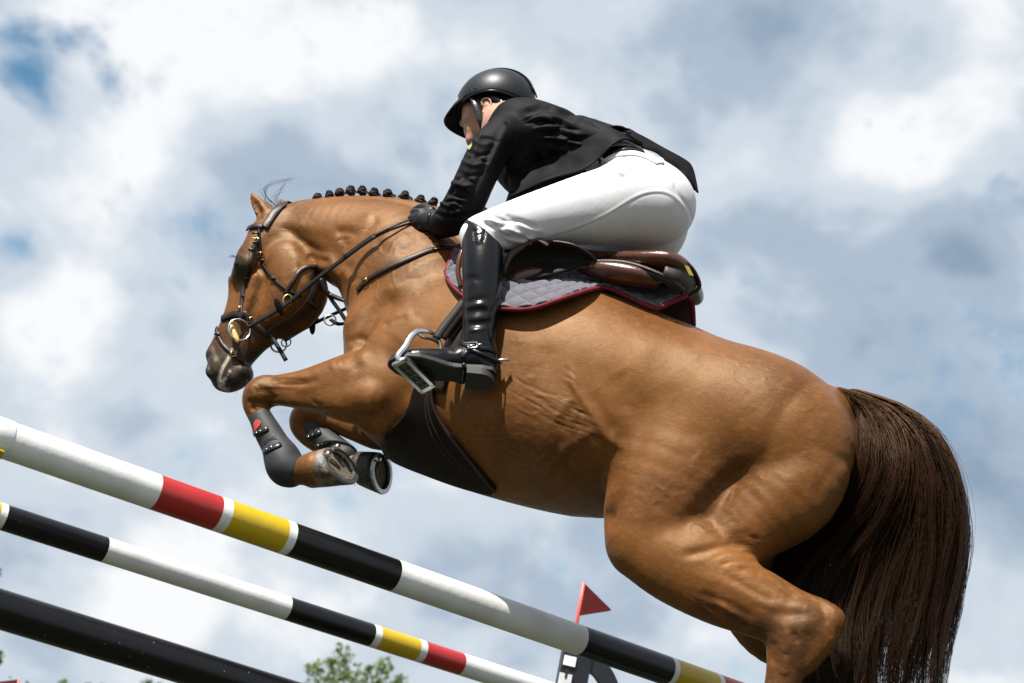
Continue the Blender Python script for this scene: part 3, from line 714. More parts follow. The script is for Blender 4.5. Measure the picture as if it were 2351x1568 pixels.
MARKS = [
    # flank fold, hollow behind it, hip
    (c5([(95, 225), (120, 330), (190, 430), (250, 530), (330, 575)]), 10, .011), (c5([(180, 330), (230, 430), (290, 510)]), 14, -.014), (c5([(290, 250), (330, 330), (330, 430)]), 26, -.012),
    (c5([(380, 180), (480, 130), (600, 90)]), 30, .010), (c5([(345, 420), (350, 560), (300, 700)]), 14, .010),
    (c5([(640, 470), (600, 560), (640, 600)]), 26, -.008), (c5([(860, 430), (960, 520), (1000, 620)]), 40, .010), (c5([(480, 300), (560, 420), (560, 560)]), 36, -.006),
    # hamstring grooves
    (c5([(1290, 590), (1230, 640), (1160, 730), (1120, 810)]), 13, -.006), (c5([(860, 640), (770, 700), (670, 790), (590, 900), (545, 985)]), 22, -.014), (c5([(760, 640), (640, 740), (540, 860)]), 22, .010),
    (c5([(900, 760), (830, 830), (740, 900)]), 22, -.010), (c5([(1120, 640), (1000, 760), (900, 880)]), 28, .010),
    # crease over the gaskin with its small wrinkles
    (c5([(560, 1030), (660, 1008), (760, 985), (870, 985)]), 10, -.012), (c5([(680, 1040), (780, 1015), (880, 1020)]), 6, -.005), (c5([(720, 1070), (800, 1045), (890, 1060)]), 6, -.005), (c5([(760, 965), (840, 950), (900, 960)]), 6, -.005), (c5([(800, 1090), (860, 1085), (910, 1110)]), 7, -.006), (c5([(780, 940), (860, 925)]), 5, -.004),
    (c5([(600, 1100), (760, 1150), (900, 1220), (990, 1260)]), 12, .006), (c5([(620, 1180), (780, 1240), (880, 1300)]), 9, -.006), (c5([(740, 1100), (870, 1180), (980, 1230)]), 8, -.006),
    (c5([(660, 1230), (760, 1290), (860, 1340)]), 6, -.005), (c5([(700, 1220), (800, 1280)]), 5, .005), (c5([(280, 1060), (340, 1100), (370, 1120)]), 14, -.004),
    # hock
    (c5([(940, 1270), (1010, 1290), (1090, 1300)]), 14, -.010), (c5([(1000, 1340), (1020, 1400), (990, 1440)]), 12, .010), (c5([(960, 1390), (950, 1440), (960, 1500)]), 8, -.010), (c5([(1090, 1340), (1110, 1420), (1070, 1500)]), 12, -.009), (c5([(1190, 1240), (1235, 1290), (1225, 1350)]), 12, .008), (c5([(1040, 1350), (1060, 1400)]), 7, -.008), (c5([(1010, 1450), (1000, 1540)]), 9, .007),
    (c5([(1100, 1210), (1170, 1260), (1180, 1330)]), 10, -.007),
    # ribs, belly wrinkles behind the girth
    *[([(1185 + 22 * i, 880 + 14 * i + 5 * (i % 2)), (1225 + 24 * i, 905 + 16 * i), (1262 + 24 * i, 938 + 17 * i)], 5.5, -.0006) for i in range(6)],
    *[([(1195 + 16 * i, 915 + 12 * i), (1240 + 18 * i, 948 + 12 * i), (1290 + 17 * i, 985 + 12 * i)], 5, -.0006) for i in range(5)],
    (c3([(1180, 950), (1210, 1130), (1290, 1330)]), 26, -.006), (c3([(1060, 900), (1090, 1100)]), 24, .004),
    ([(1380, 985), (1340, 1000), (1290, 1040), (1250, 1095)], 10, .005), ([(1330, 905), (1290, 940), (1262, 985)], 8, .004),
    # forearm
    (c4([(470, 400), (560, 395), (640, 410), (740, 425), (860, 415), (930, 390)]), 8, -.010), (c4([(560, 370), (700, 390), (860, 370)]), 10, .006), (c4([(860, 560), (930, 590), (960, 600)]), 7, -.005), (c4([(450, 470), (520, 480), (560, 520), (590, 560)]), 9, -.010), (c4([(400, 440), (430, 500), (440, 560)]), 9, .007), (c4([(380, 560), (420, 580), (430, 640)]), 7, -.007), (c4([(450, 560), (480, 590), (520, 610)]), 6, -.006), (c4([(420, 600), (450, 650)]), 5, -.005), (c4([(560, 480), (640, 470), (760, 480)]), 8, -.006), (c4([(1060, 210), (1110, 240), (1180, 280)]), 16, -.010), (c4([(1180, 160), (1200, 260), (1220, 340)]), 12, -.008), (c4([(1000, 320), (1090, 300), (1160, 330)]), 18, .010), (c4([(1180, 440), (1260, 520), (1340, 560)]), 22, .010), (c4([(1000, 520), (1150, 580), (1300, 640)]), 14, -.006),
    # shoulder and chest
    (c1_([(1100, 1240), (1180, 1210), (1260, 1250)]), 8, -.009), (c1_([(1330, 900), (1450, 870), (1580, 860)]), 10, .005), (c1_([(1350, 1110), (1440, 1060), (1540, 1030)]), 10, .006), (c1_([(1330, 1140), (1420, 1090), (1500, 1070)]), 8, -.006), (c1_([(1300, 1000), (1420, 960), (1560, 960)]), 14, -.005), (c1_([(1560, 1060), (1500, 1160), (1430, 1250)]), 20, .008), (c1_([(1640, 820), (1560, 950), (1460, 1080)]), 26, -.008), (c1_([(1100, 1080), (1120, 1160), (1110, 1230)]), 12, .006),
    # neck: folds at the throat, jugular groove
    (c1_([(640, 470), (720, 500), (800, 560), (900, 620), (990, 640)]), 9, -.012), (c1_([(740, 520), (830, 600), (930, 680), (1000, 690)]), 12, -.016), (c1_([(690, 430), (800, 470), (920, 550), (1010, 610)]), 12, .010), (c1_([(1010, 500), (1100, 500), (1180, 540)]), 9, -.010), (c1_([(1040, 540), (1090, 580), (1080, 640)]), 10, -.008), (c1_([(1100, 470), (1190, 440), (1260, 380)]), 8, .006), (c1_([(1180, 540), (1250, 470), (1300, 400)]), 7, -.005),
    (c1_([(1280, 570), (1340, 610), (1420, 640)]), 12, -.007), (c1_([(1300, 540), (1400, 560), (1520, 530)]), 16, .010), (c1_([(1100, 700), (1130, 780), (1160, 850)]), 10, -.009), (c1_([(1040, 700), (1080, 770), (1120, 830)]), 9, .007), (c1_([(1220, 740), (1330, 700), (1460, 620)]), 16, .009), (c1_([(1420, 640), (1500, 610), (1600, 560)]), 10, -.007), (c1_([(980, 700), (900, 690), (820, 660)]), 9, -.010),
    # face
    (c1_([(720, 640), (760, 720), (740, 820), (690, 900)]), 9, .005), (c1_([(560, 700), (500, 800), (470, 920)]), 8, -.004), (c1_([(440, 560), (400, 620), (380, 650)]), 9, -.006), (c1_([(360, 760), (400, 820), (420, 900)]), 8, -.006), (c1_([(320, 1060), (380, 1120), (420, 1230)]), 7, -.004), (c1_([(260, 1420), (290, 1380), (330, 1300)]), 5, .004), (c1_([(290, 1440), (310, 1500), (300, 1540)]), 5, -.004), (c1_([(760, 700), (820, 780), (900, 860)]), 8, -.008), (c1_([(560, 1080), (640, 1130), (720, 1130)]), 8, -.005),
    (c1_([(200, 1240), (230, 1330), (270, 1400)]), 6, -.004), (c1_([(340, 1270), (300, 1350), (262, 1420), (245, 1500)]), 4, -.007), (c1_([(172, 1350), (176, 1400), (190, 1460)]), 4, -.010), (c1_([(155, 1360), (158, 1420), (172, 1470)]), 4, .005), (c1_([(280, 1440), (360, 1500), (430, 1490)]), 8, .005)]
def subdivide(V, F):
    n = len(V); e = np.sort(np.concatenate([F[:, [0, 1]], F[:, [1, 2]], F[:, [2, 3]], F[:, [3, 0]]]), 1); key = e[:, 0].astype(np.int64) * n + e[:, 1]
    u, inv = np.unique(key, return_inverse=True); E = np.stack([u // n, u % n], 1); m = len(F); ei = inv.reshape(4, m) + n; ci = n + len(u) + np.arange(m)
    V2 = np.concatenate([V, V[E].mean(1), V[F].mean(1)])
    F2 = np.concatenate([np.stack([F[:, k], ei[k], ci, ei[k - 1]], 1) for k in range(4)]); return V2, F2
HVt = emboss(HVt, HFc, [(p_, s_ * 1.1, a_ * .78) for p_, s_, a_ in MARKS], -.05)
HVt, HFc = subdivide(HVt, HFc); HVt = relax(HVt, HFc, 3)
def fine_marks():
    rg = np.random.default_rng(77); M = []
    for i in range(46):                     # skin folds behind the girth running down to the flank
        u = rg.uniform(0, 1); x0, y0 = 1150 + 170 * u + rg.uniform(-15, 15), 868 + 62 * u + rg.uniform(-12, 62); L = rg.uniform(40, 105); a = R(rg.uniform(20, 36))
        q = [(x0 + L * t * math.cos(a) + rg.normal(0, 2), y0 + L * t * math.sin(a) * (1 - .25 * t) + rg.normal(0, 2)) for t in (0, .33, .66, 1)]
        M.append((q, rg.uniform(2.0, 2.8), rg.choice([-1, 1], p=[.75, .25]) * rg.uniform(.0010, .0022)))
    for i in range(16):                     # wrinkles above the stifle crease
        y0 = 930 + 14 * i; x0 = 700 + rg.uniform(-30, 30) + 4 * i; q = c5([(x0, y0 + 14), (x0 + 60, y0 + rg.uniform(-6, 2)), (x0 + 130, y0 - 2), (x0 + 190, y0 + 12 + rg.uniform(0, 14))]); M.append((q, rg.uniform(1.8, 2.8), -rg.uniform(.0008, .0018)))
    for i in range(14):                     # under the gaskin
        x0, y0 = 560 + 26 * i, 1190 + 12 * i + rg.uniform(-30, 30); M.append((c5([(x0, y0), (x0 + 50, y0 + 24 + rg.uniform(-6, 6)), (x0 + 100, y0 + 36)]), rg.uniform(2, 3.4), -rg.uniform(.0006, .0014)))
    for i in range(12):                     # hock
        x0, y0 = rg.uniform(940, 1180), rg.uniform(1270, 1500); M.append((c5([(x0, y0), (x0 + rg.normal(0, 20), y0 + 22), (x0 + rg.normal(0, 30), y0 + 46)]), rg.uniform(2.5, 4), rg.choice([-1, 1]) * rg.uniform(.0008, .0018)))
    for i in range(14):                     # knee and forearm tendons
        x0, y0 = rg.uniform(370, 560), rg.uniform(400, 640); a = rg.uniform(-.5, 1.3); M.append((c4([(x0, y0), (x0 + 34 * math.cos(a), y0 + 34 * math.sin(a)), (x0 + 70 * math.cos(a + .3), y0 + 70 * math.sin(a + .3))]), rg.uniform(2, 3.4), rg.choice([-1, 1]) * rg.uniform(.0015, .003)))
    for q in ([(600, 400), (720, 395), (820, 410)], [(620, 430), (740, 440), (860, 430)], [(520, 440), (620, 436), (700, 445)], [(860, 540), (900, 580), (940, 600)], [(1030, 180), (1050, 240), (1040, 300)], [(1070, 170), (1090, 250), (1110, 300)]): M.append((c4(q), 2.6, -.0025))
    for q in ([(1200, 1230), (1160, 1300), (1180, 1360)], [(1250, 760), (1300, 840), (1290, 930), (1330, 1000)], [(1420, 700), (1400, 800), (1440, 900)], [(560, 780), (600, 900), (560, 1000)], [(600, 860), (560, 960), (500, 1060)], [(460, 900), (520, 980), (500, 1080)], [(640, 920), (720, 1000), (700, 1080)]): M.append((c1_(q), 2.4, .0022))   # veins
    for i in range(12):
        x0, y0 = rg.uniform(980, 1280), rg.uniform(460, 620); a = rg.uniform(-.9, -.2); M.append((c1_([(x0, y0), (x0 + 40 * math.cos(a), y0 + 40 * math.sin(a)), (x0 + 90 * math.cos(a + .2), y0 + 90 * math.sin(a + .2))]), rg.uniform(2, 3.5), -rg.uniform(.0015, .003)))
    for i in range(9):
        x0, y0 = 1290 + rg.uniform(0, 60), 1100 + 22 * i; M.append((c3([(x0 - 60, y0), (x0, y0 + 30), (x0 + 50, y0 + 90)]), rg.uniform(2, 3), -rg.uniform(.001, .0022)))
    return M
HVt = emboss(HVt, HFc, [(p_, s_, a_ * .62) for p_, s_, a_ in fine_marks()], -.05)
HN = vnormals(HVt, HFc)
HBVH = BVHTree.FromPolygons([tuple(v) for v in HVt], [tuple(f) for f in HFc.tolist()])
def hit(px, py, bv=None, off=0.0):
    """near-side surface point and normal of the horse on the sight line of a pixel"""
    d = Vector(rayh(px, py)).normalized(); r = (bv or HBVH).ray_cast(Vector(CAMH), d)
    if r[0] is None: return None, None
    return np.array(r[0]) + np.array(r[1]) * off, np.array(r[1])

def coat_material():
    m = bpy.data.materials.new('coat_chestnut'); m.use_nodes = True; g = NT(m.node_tree)
    tc = g.n('ShaderNodeTexCoord'); O = tc.outputs['Object']
    n1 = g.noise(O, 3.2, 4, 0.55); n2 = g.noise(O, 14, 4, 0.6); n3 = g.noise(g.mapping(O, (1, 1, 2.6), (0, .6, 0)), 190, 4, 0.7); n4 = g.noise(g.mapping(O, (1, 1, 2.2), (0, .5, 0)), 48, 4, 0.65)
    c = g.mix(g.smooth(n1, 0.32, 0.68), (0.190, 0.0735, 0.0190), (0.088, 0.0318, 0.0085))
    c = g.mix(g.math('MULTIPLY', g.smooth(n2, 0.4, 0.75), 0.35), c, (0.075, 0.027, 0.0062))
    c = g.mix(g.math('MULTIPLY', g.smooth(n3, 0.35, 0.7), 0.40), c, (0.068, 0.025, 0.0065))
    c = g.mix(g.math('MULTIPLY', g.smooth(n4, 0.45, 0.75), 0.35), c, (0.26, 0.112, 0.028))
    at = g.n('ShaderNodeAttribute', attribute_name='points'); A = at.outputs['Color']
    sp = g.n('ShaderNodeSeparateColor', i_0=A)
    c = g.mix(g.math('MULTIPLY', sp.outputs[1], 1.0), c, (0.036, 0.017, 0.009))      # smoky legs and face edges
    c = g.mix(sp.outputs[0], c, (0.022, 0.019, 0.018))                                # dark muzzle skin
    c = g.mix(g.math('MULTIPLY', sp.outputs[2], g.smooth(n2, .2, .6)), c, (0.50, 0.45, 0.40))   # foam on the lips
    b = g.n('ShaderNodeBsdfPrincipled', i_Base_Color=c)
    b.inputs['Specular IOR Level'].default_value = 0.34; b.inputs['Specular Tint'].default_value = (1.0, .74, .46, 1)
    b.inputs['Sheen Weight'].default_value = 0.05; b.inputs['Sheen Roughness'].default_value = 0.35; b.inputs['Sheen Tint'].default_value = (1, .86, .72, 1)
    rr = g.math('ADD', 0.37, g.math('MULTIPLY', n2, 0.16)); g.lk(rr, b.inputs['Roughness'])
    vein = g.n('ShaderNodeTexNoise'); g.lk(g.mapping(O, (1, 1, 1)), vein.inputs['Vector']); vein.inputs['Scale'].default_value = 9; vein.inputs['Detail'].default_value = 2
    rid = g.math('SUBTRACT', 1.0, g.math('MULTIPLY', g.math('ABSOLUTE', g.math('SUBTRACT', vein.outputs[0], 0.5)), 14.0, clamp=True))
    rid = g.math('MULTIPLY', g.math('MAXIMUM', rid, 0.0), g.smooth(n1, .45, .6))
    h = g.math('ADD', g.math('MULTIPLY', n3, 0.0016), g.math('MULTIPLY', n2, 0.0022)); h = g.math('ADD', h, g.math('MULTIPLY', rid, 0.0016))
    bp = g.n('ShaderNodeBump', i_Strength=0.55, i_Distance=1.0, i_Height=h); g.lk(bp.outputs[0], b.inputs['Normal'])
    g.n('ShaderNodeOutputMaterial', i_Surface=b.outputs[0]); return m
COAT = coat_material()
HORSE = thing('horse', 'chestnut horse with braided mane jumping over the striped poles', 'horse', P(1300, 1180, 0))
def near3(V, pts, rad):
    """soft 0..1 nearness to a chain of points given as px, py, w, radius_px"""
    out = np.zeros(len(V))
    for (x, y, w, r) in pts:
        c = P(x, y, w); d = np.linalg.norm(V - c, axis=1) / (r * pxm(c)); out = np.maximum(out, np.clip((1.25 - d) / .5, 0, 1))
    return out
def build_body():
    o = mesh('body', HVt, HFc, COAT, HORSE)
    dark = near3(HVt, [(500, 855, 0, 62), (535, 855, 0, 62), (505, 820, 0, 34), (575, 838, 0, 40), (520, 890, 0, 40)], 1) ** 1.2
    dark = np.maximum(dark, .92 * near3(HVt, [(546, 606, .1, 22), (552, 622, .09, 16), (556, 606, -.1, 20)], 1))
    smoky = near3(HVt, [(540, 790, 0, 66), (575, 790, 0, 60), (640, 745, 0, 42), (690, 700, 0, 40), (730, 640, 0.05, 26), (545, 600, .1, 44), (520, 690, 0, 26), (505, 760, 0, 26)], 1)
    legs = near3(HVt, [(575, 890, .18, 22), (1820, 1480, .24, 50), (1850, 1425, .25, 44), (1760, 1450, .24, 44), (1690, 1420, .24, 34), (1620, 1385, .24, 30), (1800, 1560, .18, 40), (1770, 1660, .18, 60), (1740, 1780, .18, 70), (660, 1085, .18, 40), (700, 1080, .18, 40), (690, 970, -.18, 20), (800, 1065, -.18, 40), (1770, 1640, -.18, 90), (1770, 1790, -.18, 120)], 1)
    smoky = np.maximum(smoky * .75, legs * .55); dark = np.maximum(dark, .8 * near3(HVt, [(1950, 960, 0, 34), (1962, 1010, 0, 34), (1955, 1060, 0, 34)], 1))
    foam = near3(HVt, [(508, 880, .04, 9), (514, 870, .05, 7), (520, 860, .055, 6), (526, 850, .055, 6), (531, 840, .055, 5), (503, 890, .03, 9), (514, 896, .02, 8), (526, 896, .02, 7)], 1)
    for x, y in catmull(np.array(c1_([(325, 1290), (300, 1350), (272, 1400), (250, 1450), (240, 1500), (262, 1545), (300, 1560)])), 5):
        h_, n_ = hit(x, y)
        if h_ is not None: foam = np.maximum(foam, .8 * np.clip((1.4 - np.linalg.norm(HVt - h_, axis=1) / .0055) / .6, 0, 1))
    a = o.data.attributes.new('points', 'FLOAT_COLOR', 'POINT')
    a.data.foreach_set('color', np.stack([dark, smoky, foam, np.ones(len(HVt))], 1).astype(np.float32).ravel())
    return o
build_body()
# ------------------------------------------------------------------ eye, hooves, braids, forelock, tail
IMG = lambda: None
def img_axes():
    return np.array([np.dot(CAMX, a) for a in (HD, WD, VD)]), np.array([np.dot(CAMY, a) for a in (HD, WD, VD)])
IX, IY = img_axes()                                   # picture right and up as directions in the horse frame
HOOF = None
def hoof_mat(name, c1, c2):
    m = bpy.data.materials.new(name); m.use_nodes = True; g = NT(m.node_tree)
    tc = g.n('ShaderNodeTexCoord'); O = tc.outputs['Object']; f = g.noise(O, 28, 5, 0.65); f2 = g.noise(O, 120, 4, 0.6)
    c = g.mix(g.smooth(f, .42, .58), c1, c2); c = g.mix(g.math('MULTIPLY', g.smooth(f2, .5, .7), .5), c, (0.20, 0.16, 0.12))
    b = g.n('ShaderNodeBsdfPrincipled', i_Base_Color=c, i_Roughness=0.45)
    bp = g.n('ShaderNodeBump', i_Strength=.6, i_Distance=.003, i_Height=g.math('ADD', f, f2)); g.lk(bp.outputs[0], b.inputs['Normal'])
    g.n('ShaderNodeOutputMaterial', i_Surface=b.outputs[0]); return m
HOOF1 = hoof_mat('hoof_mixed', (0.16, 0.12, 0.09), (0.035, 0.027, 0.022)); HOOF2 = hoof_mat('hoof_dark', (0.022, 0.019, 0.018), (0.012, 0.011, 0.011))
SOLEM = mat('hoof_sole', (0.13, 0.105, 0.08), 0.85, var=0.5, vscale=60, bump=0.8, bscale=90)
SHOE = mat('shoe_steel', (0.45, 0.45, 0.46), 0.35, metal=0.9, var=0.3, vscale=60)
TURF = mat('grass_bits', (0.09, 0.12, 0.02), 0.8)
def make_hoof(sole_px, w, toe_img, nrm_img, tilt, L, Wd, hm, sgn=1, height=.078, back=.034, label=None):
    c = P(sole_px[0], sole_px[1], w); tc = CAMH - c; tc /= np.linalg.norm(tc)
    ni = nrm_img[0] * IX - nrm_img[1] * IY; ni -= tc * np.dot(ni, tc); ni /= np.linalg.norm(ni)
    n = math.cos(tilt) * tc + math.sin(tilt) * ni
    t = toe_img[0] * IX - toe_img[1] * IY; t -= n * np.dot(t, n); t /= np.linalg.norm(t); b = np.cross(n, t)
    def ring(sc, off, m=40, cut=1.0):
        out = []
        for j in range(m):
            a = 2 * math.pi * j / m; ca, sa = math.cos(a), math.sin(a)
            y = sa * (1.0 if ca > 0 else (1 - .18 * ca * ca)); x = ca if ca > 0 else ca * .82
            out.append(c + off + t * x * L / 2 * sc + b * y * Wd / 2 * sc)
        return out
    h = height; m = 40; rings = [ring(1.0, 0 * n), ring(.965, -n * h * .25 - t * back * .28), ring(.90, -n * h * .6 - t * back * .62), ring(.83, -n * h * .92 - t * back * .95), ring(.80, -n * h - t * back), ring(.66, -n * h * 1.12 - t * back * 1.15)]
    vs = [p for r_ in rings for p in r_]; fs = []
    for i in range(len(rings) - 1):
        for j in range(m): fs.append((i * m + j, i * m + (j + 1) % m, (i + 1) * m + (j + 1) % m, (i + 1) * m + j))
    fs.append(tuple((len(rings) - 1) * m + j for j in range(m)))
    # concave sole
    o = len(vs); vs += ring(.93, 0 * n) + ring(.74, -n * .008) + [c - n * .010 + t * .006]
    for j in range(m):
        fs += [(j, o + j, o + (j + 1) % m, (j + 1) % m), (o + j, o + m + j, o + m + (j + 1) % m, o + (j + 1) % m), (o + m + j, o + 2 * m, o + m + (j + 1) % m)]
    hf = mesh('hoof', vs, fs, hm, HORSE)
    # sole plate and frog
    mb = MB(); q = ring(.72, n * .0); vs2 = [p + n * (-.0065) for p in q] + [c - n * .0085]; mb.add(vs2, [(j, (j + 1) % m, m) for j in range(m)])
    fr = [(-.40, -.26), (-.40, .26), (.22, 0)]
    vf = [c + t * x * L * .5 + b * y * Wd * .5 + n * (-.004) for x, y in fr] + [c + t * x * L * .5 * .8 - t * .004 + b * y * Wd * .5 * .5 + n * .002 for x, y in fr]
    mb.add(vf, [(0, 1, 4, 3), (1, 2, 5, 4), (2, 0, 3, 5), (3, 4, 5)]); mb.build('sole', SOLEM, hf, smooth=False)
    # open shoe
    mb = MB(); k = 34; A = np.linspace(-2.55, 2.55, k); vs = []
    def pt(a, sc):
        ca, sa = math.cos(a), math.sin(a); x = ca if ca > 0 else ca * .82; y = sa * (1.0 if ca > 0 else (1 - .18 * ca * ca)); return c + t * x * L / 2 * sc + b * y * Wd / 2 * sc
    for a in A: vs += [pt(a, 1.01) + n * .0005, pt(a, .995) + n * .0085, pt(a, .80) + n * .0085, pt(a, .78) + n * .0005]
    fs = []
    for i in range(k - 1):
        for j in range(4): fs.append((4 * i + j, 4 * i + (j + 1) % 4, 4 * i + 4 + (j + 1) % 4, 4 * i + 4 + j))
    fs += [(3, 2, 1, 0), tuple(4 * (k - 1) + j for j in range(4))]
    mb.add(vs, fs); mb.build('horseshoe', SHOE, hf, smooth=False)
    for a in (-2.42, 2.42):
        p = pt(a, .90); mb = MB(); mb.tube([p + n * .008, p + n * .018, p + n * .026], [.0085, .0085, .006], 8); mb.build('stud', STEEL, hf)
    if hm is HOOF1:
        mb = MB(); rg = np.random.default_rng(5)
        for i in range(40):
            a = rg.uniform(-2.4, 2.4); p = pt(a, rg.uniform(.6, .98)) + n * rg.uniform(0, .01); d = rg.normal(0, 1, 3); d /= np.linalg.norm(d)
            mb.tube([p, p + d * rg.uniform(.006, .016)], [.0012, .0006], 4)
        o2 = mb.build('grass_bits', TURF, hf); tag(o2, kind='stuff')
    return hf
make_hoof((776, 1066), .178, (.66, .75), (.75, -.66), R(60), .152, .136, HOOF1, height=.108, back=.052)
make_hoof((873, 1082), -.175, (.08, 1.0), (1, -.08), R(61), .150, .134, HOOF2, height=.076, back=.02)
make_hoof((1800, 1905), .18, (-.2, 1.0), (1, .25), R(75), .140, .125, HOOF2, height=.07, back=.02)
q = P(1800, 1905, .18); 
def px_of(p): 
    x, y = proj_px(np.array([p])); return float(x[0]), float(y[0])
qq = q.copy(); qq[1] = -qq[1]; fx, fy = px_of(qq); make_hoof((fx + 20, fy + 4), -.18, (-.2, 1.0), (1, .25), R(75), .140, .125, HOOF2, height=.07, back=.02)

EYE = mat('eye', (0.004, 0.0025, 0.002), 0.12, 0.4, coat=.2)
HAIRD = mat('hair_dark', (0.016, 0.009, 0.0065), 0.6, 0.2, var=0.5, vscale=60, bump=.6, bscale=400)
e, en = hit(542, 607)
if e is None: e = P(546, 606, .1); en = np.array([0.4, 1, 0.1])
mb = MB(); mb.ball(e - en * .013, .0190, 16); mb.build('eye', EYE, HORSE)
mb = MB()
arc = [hit(x, y, off=.002)[0] for x, y in ((533, 592), (541, 588), (551, 593), (557, 604))]
arc = [a for a in arc if a is not None]
if len(arc) >= 3: mb.tube(catmull(arc, 4), .0035, 6); mb.build('eyelid', mat('lid', (0.03, 0.022, 0.018), 0.5), HORSE)

def strand_mesh(name, curves, rad, m, parent, tip=.25, sides=3):
    """curves: array (n, k, 3) of points in the thing's frame"""
    C_ = np.asarray(curves, float); n, k, _ = C_.shape
    t = np.gradient(C_, axis=1); t /= np.linalg.norm(t, axis=2, keepdims=True) + 1e-12
    ref = np.array([.3, .8, .5]); a = np.cross(t, ref); a /= np.linalg.norm(a, axis=2, keepdims=True) + 1e-12; b = np.cross(t, a)
    r = np.asarray(rad).reshape(-1, 1) * np.linspace(1, tip, k)[None, :] if np.ndim(rad) else rad * np.linspace(1, tip, k)[None, :] * np.ones((n, 1))
    V = np.stack([C_ + r[..., None] * (math.cos(q) * a + math.sin(q) * b) for q in np.arange(sides) * 2 * math.pi / sides], 2).reshape(-1, 3)
    i0 = (np.arange(n)[:, None, None] * k + np.arange(k - 1)[None, :, None]) * sides; j = np.arange(sides)[None, None, :]; j2 = (j + 1) % sides
    F = np.stack([i0 + j, i0 + j2, i0 + sides + j2, i0 + sides + j], 3).reshape(-1, 4)
    return mesh(name, V, F, m, parent)
def braids():
    c1 = [(905, 262), (983, 247), (1053, 228), (1128, 212), (1203, 212), (1283, 228), (1372, 234), (1487, 246), (1592, 274), (1682, 292)]
    pts = [(419.6 + .3441 * x, 359.6 + .3441 * y) for x, y in c1] + [(1112, 482)]
    rg = np.random.default_rng(11)
    for i, (x, y) in enumerate(pts):
        c = P(x, y, 0.006); k = pxm(c); mb = MB(); lean = rg.uniform(-.25, .25)
        up = np.array([lean * .6 - .15, 0.05, 1.0]); up /= np.linalg.norm(up); sd = np.cross(up, (0, 1, 0)); sd /= np.linalg.norm(sd)
        base = c - up * 12 * k
        # plaited knob: interleaved lumps folded on themselves
        for j in range(8):
            a = j * 2.4; h = -2 + j * 2.1; rr = 9.4 if j < 5 else 7.6
            mb.ball(base + up * (h + 2) * k + (math.cos(a) * sd + math.sin(a) * np.array([0, 1, 0])) * 3.0 * k, rr * k * rg.uniform(.8, 1.05), 8, ax=np.array([sd * 1.05, np.array([0, 1, 0]), up * .72]) * rr * k * rg.uniform(.85, 1.1))
        b = mb.build('mane_braid', HAIRD, HORSE)
        ws = []
        for j in range(10):
            d = rg.normal(0, 1, 3); d[2] = abs(d[2]) * .5; d /= np.linalg.norm(d); L = rg.uniform(4, 11) * k; p0 = base + up * 10 * k + d * 5 * k
            ws.append(catmull([p0, p0 + d * L * .5 + (0, 0, .002), p0 + d * L + np.array([rg.normal(0, .004), 0, -.003])], 3))
        strand_mesh('stray_hair', np.array(ws), .0004, HAIRD, b)
    # root line of the plaited mane along the crest
    V = []
    for x0, y0, x1, y1 in [(pts[i][0], pts[i][1], pts[i + 1][0], pts[i + 1][1]) for i in range(9)]:
        for j in range(60):
            t = rg.uniform(0, 1); a = P(x0 + (x1 - x0) * t, y0 + (y1 - y0) * t + 9 + rg.uniform(-1, 3), rg.uniform(-.012, .016)); tgt = P(x0 if t < .5 else x1, (y0 if t < .5 else y1) + 6, .008)
            V.append(catmull([a, a * .6 + tgt * .4 + (0, 0, .006), tgt], 3))
    strand_mesh('mane_roots', np.array(V), .0011, HAIRD, HORSE, tip=.8)
braids()
def forelock():
    rg = np.random.default_rng(21); V = []
    for i in range(46):
        gx = rg.choice([0, 1, 2], p=[.5, .3, .2]); j = rg.normal(0, 3, 8)
        if gx == 0: g = [(636 + j[0], 474), (612 + j[1], 452), (612 + j[2] * 1.5, 432 + j[3]), (634 + j[4] * 1.5, 418 + j[5]), (668 + j[6] * 3, 409 + j[7])]
        elif gx == 1: g = [(640 + j[0], 472), (630 + j[1] * 2, 455), (640 + j[2] * 2, 440 + j[3]), (658 + j[4] * 2, 425 + j[5] * 2), (672 + j[6] * 3, 412 + j[7] * 2)]
        else: g = [(628 + j[0], 476), (612 + j[1], 462), (606 + j[2] * 2, 452 + j[3]), (605 + j[4] * 2, 440 + j[5]), (607 + j[6] * 3, 428 + j[7] * 2)]
        V.append(catmull([P(x, y, .01 + rg.normal(0, .006)) for x, y in g], 4))
    strand_mesh('forelock', np.array(V[::2]), .00055, HAIRD, HORSE)
    # lashes, whiskers
    V = []
    for i in range(14):
        x, y = 535 + rg.uniform(0, 10), 590 + rg.uniform(-2, 3); p = P(x, y, .10); V.append(catmull([p, P(x - 7, y - 3, .11), P(x - 13 + rg.normal(0, 2), y + rg.normal(0, 3), .12)], 3))
    for i in range(34):
        x, y = rng.choice([500, 520, 545, 562]) + rg.normal(0, 7), 884 + rg.normal(0, 5) if True else 0
        h_, n_ = hit(x, y - 14)
        if h_ is None: continue
        d = n_ * .02 + np.array([0.004, 0.01, -.022]) * rg.uniform(.6, 1.4); V.append(catmull([h_, h_ + d * .5, h_ + d + (0, 0, -.004)], 3))
    w_ = strand_mesh('whiskers', np.array([v for v in V]), .0005, HAIRD, HORSE); tag(w_, kind='stuff')
forelock()

